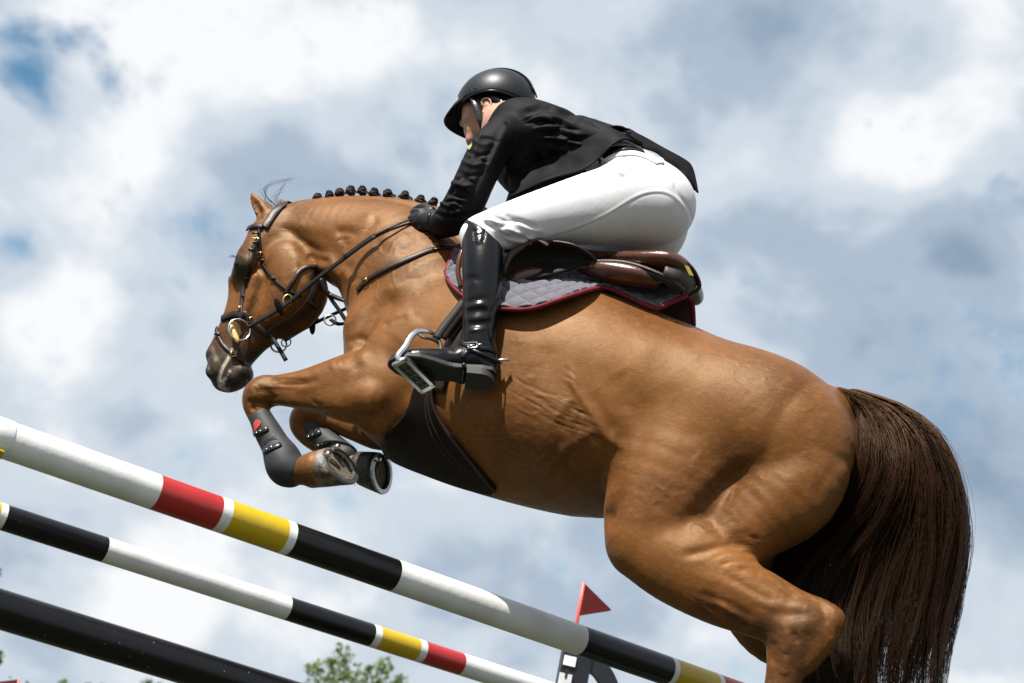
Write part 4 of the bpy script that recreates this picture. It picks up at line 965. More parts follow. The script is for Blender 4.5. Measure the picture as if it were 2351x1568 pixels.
def tail_mat():
    m = bpy.data.materials.new('tail_hair'); m.use_nodes = True; g = NT(m.node_tree)
    geo = g.n('ShaderNodeNewGeometry'); r_ = geo.outputs['Random Per Island']
    at = g.n('ShaderNodeAttribute', attribute_name='warm'); w = at.outputs['Fac']
    c = g.mix(g.smooth(r_, 0.1, 0.95), (0.0085, 0.0050, 0.0035), (0.026, 0.012, 0.006))
    c2 = g.mix(r_, (0.036, 0.0140, 0.0058), (0.095, 0.039, 0.0145)); c = g.mix(w, c, c2)
    b = g.n('ShaderNodeBsdfPrincipled', i_Base_Color=c, i_Roughness=0.42); b.inputs['Specular IOR Level'].default_value = .20; b.inputs['Specular Tint'].default_value = (1, .75, .55, 1)
    g.n('ShaderNodeOutputMaterial', i_Surface=b.outputs[0]); return m
def tail():
    outer = np.array([(1958, 893), (2050, 922), (2124, 968), (2170, 1025), (2204, 1100), (2221, 1180), (2222, 1262), (2208, 1342), (2190, 1423), (2174, 1504), (2160, 1640)], float)
    mid = np.array([(1966, 903), (2034, 944), (2070, 1005), (2082, 1080), (2066, 1160), (2028, 1250), (1990, 1340), (1965, 1423), (1955, 1504), (1950, 1580), (1948, 1660)], float)
    inner = np.array([(1958, 910), (1972, 950), (1976, 1010), (1974, 1066), (1950, 1125), (1885, 1190), (1800, 1258), (1770, 1345), (1800, 1440), (1840, 1530), (1850, 1640)], float)
    wo = np.array([0, 0, 0, 0, .01, .01, .01, .0, 0, 0, 0]); wi = np.array([0, .01, .02, .02, .0, -.05, -.07, -.04, 0, .01, .01])
    rg = np.random.default_rng(31); CV = []; warm = []; kk = np.linspace(0, 1, 11); NK = 18
    def guide(s):
        return (inner * (1 - 2 * s) + mid * 2 * s) if s < .5 else (mid * (2 - 2 * s) + outer * (2 * s - 1))
    ncl = 300; per = 21
    for c in range(ncl):
        s = np.clip((c + rg.uniform(0, 1)) / ncl if c % 5 else rg.beta(.7, .7), 0, 1); g0 = guide(s); edge = 1 - .72 * max(0, (s - .72) / .28) - .4 * max(0, (.15 - s) / .15)
        ph = rg.uniform(0, 6.3, 5); am = rg.uniform(6, 24) * edge; cw = rg.normal(0, .038); rad = rg.uniform(9, 20); ln = rg.uniform(.92, 1.12); tw = rg.normal(0, 1.6)
        hue = rg.uniform(.35, 1.35)
        wx = am * (np.sin(kk * 5.5 + ph[0]) + .8 * np.sin(kk * 12 + ph[1]) + .22 * np.sin(kk * 27 + ph[4])) * np.minimum(1, kk * 1.6)
        ww = (wi * (1 - s) + wo * s) + cw * np.minimum(1, kk * 3 + .25) + .014 * np.sin(kk * 9 + ph[2]) * kk
        spread = np.interp(kk, [0, .25, .6, 1], [.5, 1, .85, .42])
        for j in range(per):
            fly = rg.random() < .09; a0 = rg.uniform(0, 6.3); r0 = math.sqrt(rg.random()) * rad * (2.4 if fly else 1) * (.45 + .55 * edge)
            an = a0 + tw * kk; ox = r0 * np.cos(an) * spread; ow = r0 * .00125 * np.sin(an) * spread
            if fly: ox = ox + rg.normal(0, 26) * kk ** 2 * (.4 + .6 * edge)
            g = g0 + np.stack([wx + ox + rg.normal(0, .8), .4 * am * np.sin(kk * 4 + ph[3]) * kk], 1)
            q = catmull([P(g[k, 0], g[k, 1], ww[k] + ow[k]) for k in range(11)], 3)
            m_ = max(8, int(len(q) * min(1, ln * rg.uniform(.86, 1)))); idx = np.linspace(0, m_ - 1, NK)
            CV.append(np.stack([np.interp(idx, np.arange(len(q)), q[:, k]) for k in range(3)], 1))
            warm.append(np.clip(np.interp(np.linspace(0, 1, NK), [0, .12, .3, .55, 1], [.9, .75, .42, .12, .02]) * hue * rg.uniform(.5, 1.3) + (rg.random() < .04) * .6, 0, 1))
    # short hair that clothes the dock and runs up on to the croup
    for j in range(900):
        t = rg.uniform(0, 1); x0 = 1918 + 60 * t; y0 = 889 + 12 * t + rg.uniform(0, 30) * t ** .5; L = rg.uniform(45, 130); w0 = rg.normal(.0, .022)
        h_ = P(x0, y0, w0); x1, y1 = x0 + L * .93, y0 + L * (.22 + .2 * t)
        CV.append(np.stack([np.interp(np.linspace(0, 4, NK), range(5), v) for v in np.array([P(x0 + (x1 - x0) * u, y0 + (y1 - y0) * u + 10 * u * u - 5 * math.sin(u * 3), w0 + .012 * math.sin(u * 3)) for u in (0, .25, .5, .75, 1)]).T], 1)); warm.append(np.full(NK, rg.uniform(.45, 1)))
    n = len(CV)
    o = strand_mesh('tail', np.array(CV), rg.uniform(.00045, .00105, n), tail_mat(), HORSE, tip=.4)
    at = o.data.attributes.new('warm', 'FLOAT', 'POINT'); at.data.foreach_set('value', np.repeat(np.array(warm).ravel(), 3).astype(np.float32))
tail()

# ------------------------------------------------------------------ leather goods
LEA = mat('leather_dark', (0.022, 0.0105, 0.0075), 0.42, 0.35, var=0.45, vscale=25, bump=0.35, bscale=300)
LEAB = mat('leather_black', (0.0075, 0.0058, 0.005), 0.55, 0.16, var=0.4, vscale=25, bump=0.3, bscale=300)
LEAR = mat('leather_brown', (0.075, 0.023, 0.010), 0.27, 0.5, var=0.35, vscale=14, bump=0.25, bscale=350, coat=.25)
BRASS = mat('brass', (0.42, 0.30, 0.14), 0.32, metal=1.0)
def c1(L): return [(419.6 + .3441 * x, 359.6 + .3441 * y) for x, y in L]
def surf(path, off=.003, steps=5, wfall=0.0):
    """points and normals of a strap lying on the horse along a picture path"""
    xy = catmull(np.array(path, float), steps); ps, ns = [], []
    for x, y in xy:
        h_, n_ = hit(x, y)
        if h_ is None: continue
        ps.append(h_ + n_ * off); ns.append(n_)
    ps = np.array(ps); ns = np.array(ns)
    for _ in range(3):
        if len(ps) > 4: ps[1:-1] = .5 * ps[1:-1] + .25 * (ps[:-2] + ps[2:]); ns[1:-1] = .5 * ns[1:-1] + .25 * (ns[:-2] + ns[2:])
    return ps, ns
def strap(name, path, width, m, parent, thick=.004, off=.0025, both=False):
    width *= .86; ps, ns = surf(path, off); mb = MB(); mb.ribbon(ps, ns, width, thick)
    o = mb.build(name, m, parent)
    if both:
        mb = MB(); f = np.array([1, -1, 1.0]); mb.ribbon(ps[::-1] * f, ns[::-1] * f, width, thick); mb.build(name, m, parent)
    return o
def buckle(p, n, d, w, parent, m=None):
    p = np.asarray(p); n = n / np.linalg.norm(n); d = d - n * np.dot(d, n); d /= np.linalg.norm(d); b = np.cross(n, d); mb = MB(); h = w * .62
    cs = [p + n * .007 + b * sx * h * .85 + d * sy * w * .42 for sx, sy in ((-1, -1), (1, -1), (1, 1), (-1, 1))]
    mb.tube(cs + [cs[0]], .0019, 6); mb.tube([p + n * .008 - d * w * .5, p + n * .008 + d * w * .5], .0014, 5); return mb.build('buckle', m or BRASS, parent)
def ring3(c, n, r, t, parent, name='ring', m=None, k=28, ell=1.0):
    n = np.asarray(n, float); n /= np.linalg.norm(n); a = np.cross(n, (0, 0, 1)); a /= np.linalg.norm(a); b = np.cross(n, a); mb = MB()
    mb.tube([c + r * (math.cos(q) * a * ell + math.sin(q) * b) for q in np.linspace(0, 2 * math.pi, k)], t, 7, cap=False); return mb.build(name, m or STEEL, parent)

def bridle():
    t = thing('bridle', 'dark brown leather bridle buckled on the chestnut horse head', 'bridle', P(560, 760, 0))
    crown = strap('headpiece', [(652, 472), (640, 479), (628, 493), (617, 508), (606, 524)], .034, LEA, t, .005)
    # over the poll to the other side
    mb = MB(); ps = []; ns = []
    top = [P(668, 470, -.035), P(655, 466, -.02), P(650, 467, 0.0), P(648, 471, .02)]
    mb.ribbon(catmull(top, 3), [np.array([.2, 0, 1.0])] * 10, .03, .004); mb.build('headpiece', LEA, t)
    strap('browband', [(604, 523), (588, 521), (574, 526), (567, 535)], .021, LEA, t, .005, .005)
    strap('cheekpiece', [(590, 545), (587, 556), (581, 573), (576, 594), (571, 614), (566, 636), (560, 660), (556, 700), (554, 733)], .019, LEA, t, .005, both=False)
    strap('throatlash', c1([(512, 470), (508, 540), (512, 600), (522, 680), (560, 760), (620, 830), (690, 890), (780, 930), (890, 1010)]), .013, LEAB, t)
    strap('noseband', c1([(256, 1088), (300, 1068), (340, 1055), (385, 1050), (430, 1060), (470, 1108), (540, 1170), (600, 1210)]), .028, LEA, t, .006)
    strap('flash_strap', c1([(236, 1132), (230, 1165), (245, 1215), (275, 1265), (320, 1308), (360, 1336), (405, 1376)]), .014, LEA, t, .005)
    for (x, y), d in zip(c1([(485, 565), (517, 655), (390, 1020), (342, 1322), (455, 1092)]), [IY, IY, IY, IX, IY]):
        h_, n_ = hit(x, y)
        if h_ is not None: buckle(h_ + n_ * .003, n_, d.copy(), .019, t)
    for (x, y), L in zip(c1([(460, 625), (430, 810), (415, 935), (535, 695), (610, 815), (240, 1190), (490, 520)]), [1] * 7):
        h_, n_ = hit(x, y)
        if h_ is None: continue
        b = np.cross(n_, IY); b /= np.linalg.norm(b); mb = MB(); mb.ribbon([h_ + n_ * .007 - b * .012, h_ + n_ * .0075, h_ + n_ * .007 + b * .012], [n_] * 3, .008, .003); mb.build('keeper', LEA, t)
    # loose strap end under the jaw
    ps = [P(*q, .05) for q in c1([(600, 1215), (630, 1260), (660, 1310), (690, 1362)])]
    mb = MB(); mb.ribbon(catmull(ps, 3), [np.array([-.3, 1, 0])] * 10, .014, .004); mb.build('strap_end', LEAB, t)
    # bit: loose ring with yellow mouthpiece guard
    h_, n_ = hit(554, 762); c = h_ + n_ * .022
    bit = ring3(c, np.array([-.75, .8, .1]), .037, .0036, t, 'bit_ring', STEEL)
    a, b = P(536, 757, .088), P(549, 786, .085); sh = (h_ + n_ * .026) - P(554, 762, .088); a, b = a + sh, b + sh
    mb = MB(); mb.tube(catmull([a - (b - a) * .22, a, (a + b) / 2, b, b + (b - a) * .22], 4), [.004, .005, .0065, .0075, .0085, .009, .0095, .0095, .0095, .0095, .0095, .009, .0085, .0075, .0065, .005, .004], 12)
    mb.build('mouthpiece_guard', mat('rubber_yellow', (0.62, 0.43, 0.16), 0.35), bit)
    # far bit ring below the jaw
    cf = P(640, 792, -.05); ring3(cf, np.array([-.35, 1, .1]), .026, .0035, t, 'bit_ring', STEEL)
bridle()

def reins():
    t = thing('reins', 'dark leather reins running from the bit ring to the gloved hand', 'reins', P(760, 620, .1))
    near = c1([(440, 1140), (560, 1070), (700, 985), (820, 880), (930, 790), (1080, 680), (1240, 560), (1390, 478), (1530, 432)])
    ws = [.10, .115, .12, .13, .14, .15, .16, .155, .11]; pts = []
    for (x, y), w in zip(near, ws):
        p = P(x, y, w); h_, n_ = hit(x, y)
        if h_ is not None:
            if np.dot(h_ - CAMH, h_ - CAMH) < np.dot(p - CAMH, p - CAMH) or h_[1] > p[1] - .008: p = P(x, y, h_[1] + .010)
        pts.append(p)
    q = catmull(pts, 6); q[3:-3] = np.array([q[i - 3:i + 4].mean(0) for i in range(3, len(q) - 3)])
    nn = [np.array([-.2, .9, .45])] * len(q)
    mb = MB(); mb.ribbon(q[:38], nn[:38], .0165, .005); mb.build('rein', LEAB, t)
    o2 = IY * .004
    for s_ in (-1, 1):
        mb = MB(); mb.ribbon(q[36:] + o2 * s_ * np.linspace(.8, 1.5, len(q[36:]))[:, None], nn[36:], .008, .004); mb.build('rein_branch', LEA, t)
    mb = MB(); k = 15; mb.ribbon(q[30:39] + np.array([0, .003, 0]), nn[30:39], .020, .005); mb.build('join_keeper', LEAB, t)
    # rein stop
    a = P(640, 704, q[12][1] + .008); mb = MB(); mb.ball(a, .01, 12, ax=np.array([IX * .012, np.array([0, .008, 0]), (IY * .94 - IX * .34) * .033])); mb.build('rein_stop', LEAB, t)
    far = [P(653, 784, -.07), P(681, 766, -.08), P(719, 745, -.09), P(760, 725, -.10), P(802, 706, -.11), P(850, 680, -.13)]
    qf = catmull(far, 5); mb = MB(); mb.ribbon(qf, [np.array([0, .8, .5])] * len(qf), .015, .005); mb.build('rein', LEAB, t)
    mb = MB(); mb.ribbon(qf[3:13], [np.array([0, .85, .5])] * 10, .021, .006, .002); mb.build('join_keeper', LEAB, t)
    a = P(717, 748, -.085); mb = MB(); mb.ball(a, .01, 12, ax=np.array([IX * .011, np.array([0, .008, 0]), IY * .030])); mb.build('rein_stop', LEAB, t)
    ring3(P(657, 786, -.06), np.array([-.2, 1, .1]), .016, .0025, t, 'rein_ring', STEEL)
reins()

def martingale():
    t = thing('breastplate', 'brown leather breastplate with brass buckles round the horse shoulder', 'breastplate', P(900, 640, .2))
    strap('shoulder_strap', [(822, 668), (832, 655), (846, 642), (891, 616), (943, 594), (998, 572), (1056, 567)], .021, LEA, t, .005)
    strap('fork_strap', c1([(690, 915), (710, 875), (740, 830), (770, 780), (800, 752), (845, 737), (885, 750), (912, 800), (930, 840)]), .016, LEA, t, .005)
    for (x, y) in c1([(1225, 830), (1680, 612)]):
        h_, n_ = hit(x, y)
        if h_ is not None: buckle(h_ + n_ * .003, n_, IX * .9 + IY * .4, .021, t)
    # forks hanging free in front of the chest
    def free(pts, wd, m=LEAB, nm='fork_strap'):
        q = catmull(pts, 4); mb = MB(); mb.ribbon(q, [np.array([-.3, .9, .3])] * len(q), wd, .005); return mb.build(nm, m, t)
    free([P(736, 640, .09), P(742, 655, .08), P(748, 668, .07), P(764, 681, .05), P(790, 690, .03), P(822, 697, .03)], .016, LEA)
    free([P(748, 668, .07), P(762, 690, .05), P(778, 712, .04), P(795, 738, .03)], .013)
    free([P(756, 676, .06), P(775, 684, .05), P(800, 694, .04), P(816, 694, .03)], .013, LEA)
    free([P(760, 735, -.02), P(770, 742, 0), P(782, 745, .0), P(800, 742, .02)], .013)
    ring3(P(758, 735, -.02), np.array([-.4, 1, .1]), .019, .0028, t, 'ring', STEEL)
    h_, n_ = hit(662, 690)
    if h_ is not None: ring3(h_ + n_ * .012, np.array([-.6, 1, .1]), .020, .0030, t, 'ring', BRASS, ell=.7)
    buckle(P(812, 692, .045), np.array([-.2, 1, .2]), IX.copy(), .018, t)
martingale()

def girth():
    t = thing('girth', 'dark brown leather stud girth with belly plate under the horse', 'girth', P(1040, 1090, 0))
    left = catmull([(965, 872), (957, 895), (947, 920), (932, 945), (915, 965), (898, 982), (885, 996), (882, 1014), (892, 1040), (925, 1060), (985, 1084), (1040, 1104), (1090, 1119), (1130, 1128)], 4)
    right = catmull([(1001, 872), (999, 893), (998, 914), (1003, 935), (1012, 957), (1026, 980), (1042, 1002), (1058, 1022), (1074, 1042), (1090, 1060), (1105, 1078), (1118, 1093), (1130, 1107), (1141, 1119)], 4)
    nc = 13; rows = []
    for a, b in zip(left, right):
        row = []
        for j in range(nc):
            x, y = a + (b - a) * j / (nc - 1); h_, n_ = hit(x, y)
            tries = 0
            while h_ is None and tries < 14:                       # just outside the outline: slide inwards
                x += .6; y -= 2.5; h_, n_ = hit(x, y); tries += 1
            if h_ is None: h_, n_ = P(x, y, .05), np.array([0, .3, -1.0])
            row.append((h_, n_))
        rows.append(row)
    V = np.array([[q[0] for q in r] for r in rows]); N_ = np.array([[q[1] for q in r] for r in rows])
    for _ in range(6):
        V[1:-1, 1:-1] = .4 * V[1:-1, 1:-1] + .15 * (V[:-2, 1:-1] + V[2:, 1:-1] + V[1:-1, :-2] + V[1:-1, 2:])
        N_[1:-1, 1:-1] = .4 * N_[1:-1, 1:-1] + .15 * (N_[:-2, 1:-1] + N_[2:, 1:-1] + N_[1:-1, :-2] + N_[1:-1, 2:])
    N_ /= np.linalg.norm(N_, axis=2, keepdims=True)
    nr = len(rows)
    for sgn, m_ in ((1, LEAB),):
        f = np.array([1, sgn, 1.0]); top = (V + N_ * .016) * f; bot = (V + N_ * .002) * f
        vs = list(top.reshape(-1, 3)) + list(bot.reshape(-1, 3)); fs = []; id_ = lambda i, j, l: l * nr * nc + i * nc + j
        for i in range(nr - 1):
            for j in range(nc - 1): fs.append((id_(i, j, 0), id_(i, j + 1, 0), id_(i + 1, j + 1, 0), id_(i + 1, j, 0)))
        ed = [(i, 0) for i in range(nr)] + [(nr - 1, j) for j in range(1, nc)] + [(i, nc - 1) for i in range(nr - 2, -1, -1)] + [(0, j) for j in range(nc - 2, 0, -1)]
        for (i, j), (i2, j2) in zip(ed, ed[1:] + ed[:1]): fs.append((id_(i, j, 0), id_(i2, j2, 0), id_(i2, j2, 1), id_(i, j, 1)))
        mesh('belly_plate', vs, fs, mat('girth_leather', (0.010, 0.0060, 0.0042), 0.6, 0.16, var=.4, vscale=18, bump=.3, bscale=300), t)
    # rolled edge and stitching
    e = [V[i, -1] + N_[i, -1] * .014 for i in range(nr)]; mb = MB(); mb.tube(e, .006, 8); mb.build('rolled_edge', LEA, t)
    st = mat('stitch', (0.10, 0.05, 0.025), 0.7)
    for off in (2, 3):
        mb = MB()
        for i in range(4, nr - 14):
            a = V[i, nc - 1 - off] + N_[i, nc - 1 - off] * .0165; b = V[i + 1, nc - 1 - off] + N_[i + 1, nc - 1 - off] * .0165; mb.tube([a + (b - a) * .15, a + (b - a) * .75], .0009, 4)
        o = mb.build('stitching', st, t)
girth()

def tendon_boot(chain, sgn, label, straps, patch, grid_pts):
    t = thing('tendon_boot', label, 'leg boot', P(*chain[-1][:2], chain[-1][3]), 'tendon boots on the front legs')
    lo, hi = bounds([(c[0], c[1], c[3]) for c in chain], .10); s = Sdf(lo, hi, .004)
    s.add(chain, .01, 6)
    top, bot = chain[0], chain[-1]
    # open front and trimmed ends
    s.add([(top[0] - 16, top[1] - 30, 26, top[3], 1.6)], .006, cut=True)
    V, F = s.extract(); V = relax(V, F, 3); NEO = mat('neoprene', (0.023, 0.024, 0.026), 0.62, 0.4, var=0.25, vscale=30, bump=0.2, bscale=500)
    bv = BVHTree.FromPolygons([tuple(v) for v in V], [tuple(f) for f in F.tolist()])
    mesh('shell', V, F, NEO, t)
    blk = mat('strap_rubber', (0.010, 0.010, 0.011), 0.35)
    for a, b, wd in straps:
        ps, ns = [], []
        for x, y in catmull([a, ((a[0] + b[0]) / 2, (a[1] + b[1]) / 2), b], 4):
            h_, n_ = hit(x, y, bv)
            if h_ is not None: ps.append(h_); ns.append(n_)
        if len(ps) < 2: continue
        mb = MB(); mb.ribbon(ps, ns, [wd * .7] + [wd] * (len(ps) - 2) + [wd * .7], .005); o = mb.build('strap', blk, t)
        for u in (.28, .62):
            j = int(u * (len(ps) - 1)); mb = MB(); mb.ball(ps[j] + ns[j] * .0055, .0032, 8); mb.build('rivet', STEEL, o)
    for poly, m_ in patch:
        vs = []
        for x, y in poly:
            h_, n_ = hit(x, y, bv)
            if h_ is not None: vs.append(h_ + n_ * .003)
        if len(vs) >= 3:
            c = np.mean(vs, 0); h_, n_ = hit(*px_of(c), bv); c = (h_ + n_ * .004) if h_ is not None else c
            mesh('patch', vs + [c], [(j, (j + 1) % len(vs), len(vs)) for j in range(len(vs))], m_, t)
    return t
ORANGE = mat('neon_orange', (0.45, 0.055, 0.03), 0.6, var=.15, vscale=80)
pp = lambda L: [(449.55 + .306 * x, 749.25 + .306 * y) for x, y in L]
tendon_boot([(600, 962, 27, .178, .95), (614, 990, 31, .178, .95), (634, 1025, 34, .178, .95), (648, 1052, 42, .178, 1.05), (656, 1072, 44, .178, 1.05), (668, 1080, 40, .178, 1.0)], 1,
            'black tendon boot with orange patch on the near front leg, above the muddy hoof',
            [(*pp([(440, 810), (545, 765)]), .020), (*pp([(510, 940), (640, 885)]), .020)],
            [(pp([(430, 790), (430, 755), (438, 728), (450, 708), (466, 700), (482, 708), (492, 722), (484, 742), (468, 764), (450, 780)]), ORANGE), (pp([(510, 860), (600, 822), (612, 850), (520, 888)]), mat('rubber_black', (0.008, 0.008, 0.009), 0.3))], None)
tendon_boot([(716, 985, 27, -.175, .95), (738, 1005, 30, -.175, .95), (765, 1028, 31, -.175, .95), (792, 1050, 32, -.175, 1.0)], -1,
            'black tendon boot on the far front leg, partly hidden behind the nearer hoof',
            [(*pp([(825, 840), (940, 790)]), .020), (*pp([(900, 900), (1010, 870)]), .016)], [], None)
for ch, w in (([(602, 950), (614, 946), (628, 948)], .178), ([(712, 972), (728, 970), (742, 972)], -.175)):
    pass
# ================================================================== SADDLE PAD, SADDLE, STIRRUP
c2 = lambda L: [(899.1 + .3441 * x, 119.9 + .3441 * y) for x, y in L]
def interp_path(pts, n):
    q = catmull(np.array(pts, float), 8); d = np.concatenate([[0], np.cumsum(np.linalg.norm(np.diff(q[:, :2], axis=0), axis=1))]); u = np.linspace(0, d[-1], n)
    return np.stack([np.interp(u, d, q[:, k]) for k in range(q.shape[1])], 1)
def sheet(name, G, thick, m, parent, smooth=True):
    """closed thin solid from a grid of points (rows, cols, 3)"""
    G = np.asarray(G); nr, nc = G.shape[:2]
    du = np.gradient(G, axis=1); dv = np.gradient(G, axis=0); N = np.cross(du, dv); N /= np.linalg.norm(N, axis=2, keepdims=True) + 1e-12
    vc = CAMH - G.mean((0, 1))
    if (N.mean((0, 1)) @ vc) < 0: N = -N
    vs = np.concatenate([(G + N * thick / 2).reshape(-1, 3), (G - N * thick / 2).reshape(-1, 3)]); o = nr * nc; fs = []
    for i in range(nr - 1):
        for j in range(nc - 1):
            a, b, c, d = i * nc + j, i * nc + j + 1, (i + 1) * nc + j + 1, (i + 1) * nc + j; fs += [(a, b, c, d), (o + d, o + c, o + b, o + a)]
    ed = [(0, j) for j in range(nc)] + [(i, nc - 1) for i in range(1, nr)] + [(nr - 1, j) for j in range(nc - 2, -1, -1)] + [(i, 0) for i in range(nr - 2, 0, -1)]
    ids = [i * nc + j for i, j in ed]
    for a, b in zip(ids, ids[1:] + ids[:1]): fs.append((a, o + a, o + b, b))
    return mesh(name, vs, fs, m, parent, smooth)
PADG = mat('pad_cotton', (0.112, 0.110, 0.134), 0.9, 0.3, var=0.16, vscale=40, bump=0.4, bscale=700, sheen=.2)
PADB = mat('pad_binding', (0.17, 0.012, 0.026), 0.75, 0.3, var=0.2, vscale=60, bump=0.4, bscale=600)
def saddle_pad():
    t = thing('saddle_pad', 'grey quilted saddle pad with burgundy edging under the saddle', 'saddle pad', P(1300, 690, .2))
    NC = 190
    low = interp_path([(1024, 625, .03), (1035, 650, .03), (1060, 675, .03), (1105, 702, .035), (1153, 709, .045), (1221, 708, .055), (1296, 684, .07), (1357, 665, .08), (1396, 662, .08), (1446, 684, .065), (1503, 708, .06), (1536, 696, .05), (1578, 678, .03)], NC)
    up = interp_path([(1043, 572, .016), (1085, 575, .016), (1130, 585, .016), (1180, 595, .016), (1230, 602, .016), (1290, 612, .018), (1340, 618, .02), (1390, 625, .02), (1440, 634, .02), (1500, 648, .02), (1560, 668, .02), (1576, 674, .02)], NC)
    nr = 72; G = np.zeros((nr, NC, 3))
    for j in range(NC):
        for i in range(nr):
            v = i / (nr - 1); x, y = up[j, :2] * (1 - v) + low[j, :2] * v; off = up[j, 2] * (1 - v) + low[j, 2] * v * v + .004
            h_, n_ = hit(x, y)
            if h_ is None: h_ = P(x, y, .02 + .06 * v)
            d = CAMH - h_; d /= np.linalg.norm(d); G[i, j] = h_ + d * off
    for _ in range(22):
        G[1:-1, 1:-1] = .5 * G[1:-1, 1:-1] + .125 * (G[:-2, 1:-1] + G[2:, 1:-1] + G[1:-1, :-2] + G[1:-1, 2:])
    # quilting: pillows between diagonal seams
    N = np.cross(np.gradient(G, axis=1), np.gradient(G, axis=0)); N /= np.linalg.norm(N, axis=2, keepdims=True)
    if (N.mean((0, 1)) @ (CAMH - G.mean((0, 1)))) < 0: N = -N
    uu = np.concatenate([np.zeros((nr, 1)), np.cumsum(np.linalg.norm(np.diff(G, axis=1), axis=2), 1)], 1).mean(0)[None, :] * np.ones((nr, 1)); vv = np.concatenate([np.zeros((1, NC)), np.cumsum(np.linalg.norm(np.diff(G, axis=0), axis=2), 0)], 0)
    a = (uu * 1.0 + vv * 1.1) / .072; b = (uu * 1.0 - vv * 1.1) / .072
    qa = np.abs(np.sin(math.pi * a)); qb = np.abs(np.sin(math.pi * b)); puff = np.minimum(qa, qb) ** .42
    G2 = G + N * (puff * .0125)[:, :, None]
    sheet('quilted_panel', G2, .006, PADG, t)
    st = MB()
    e = [G[-1, j] + N[-1, j] * .002 for j in range(NC)]
    mb = MB(); mb.tube([q - np.array([0, 0, .002]) for q in e], .0075, 8); ob = mb.build('edging', PADB, t)
    mb = MB(); ins = [G[-5, j] + N[-5, j] * .0075 for j in range(NC)]; mb.ribbon([G[-4, j] + N[-3, j] * .004 for j in range(NC)], [N[-2, j] for j in range(NC)], .012, .004); mb.build('edging', PADB, t)
    f = np.array([G[i, 0] for i in range(nr)])
    for _ in range(12): f[1:-1] = .5 * f[1:-1] + .25 * (f[:-2] + f[2:])
    f = list(f); mb = MB(); mb.tube([P(1048, 570, f[0][1] + .01)] + f, .0085, 8); mb.build('edging', PADB, t)
    # the half that lies on the other side
    n2 = 30; up2 = np.array([G[0, int(j * (NC - 1) / (n2 - 1))] for j in range(n2)]); G3 = np.zeros((12, n2, 3))
    rear_top, rear_low = P(1578, 678, .03), P(1592, 748, -.15)
    for j in range(n2):
        u = j / (n2 - 1); top = up2[j] if j < n2 - 1 else rear_top
        lowp = P(1060 + 532 * u, 640 + 108 * u + 20 * math.sin(u * 3), -.02 - .16) if True else 0
        hb = HBVH.find_nearest(Vector(lowp)); q = np.array(hb[0]) + np.array(hb[1]) * .02
        if u > .8: q = q * (1 - (u - .8) * 5) + rear_low * ((u - .8) * 5)
        for i in range(12):
            v = i / 11; p = top * (1 - v) + q * v + np.array([0, 0, .03 * math.sin(v * math.pi)]); 
            hb = HBVH.find_nearest(Vector(p)); c_, n_ = np.array(hb[0]), np.array(hb[1])
            if (p - c_) @ n_ < .012: p = c_ + n_ * .012
            G3[i, j] = p
    sheet('far_panel', G3, .006, mat('pad_lining', (0.035, 0.025, 0.032), .9), t)
    mb = MB(); mb.tube([G3[i, -1] for i in range(12)], .0085, 8); mb.build('edging', PADB, t)
saddle_pad()

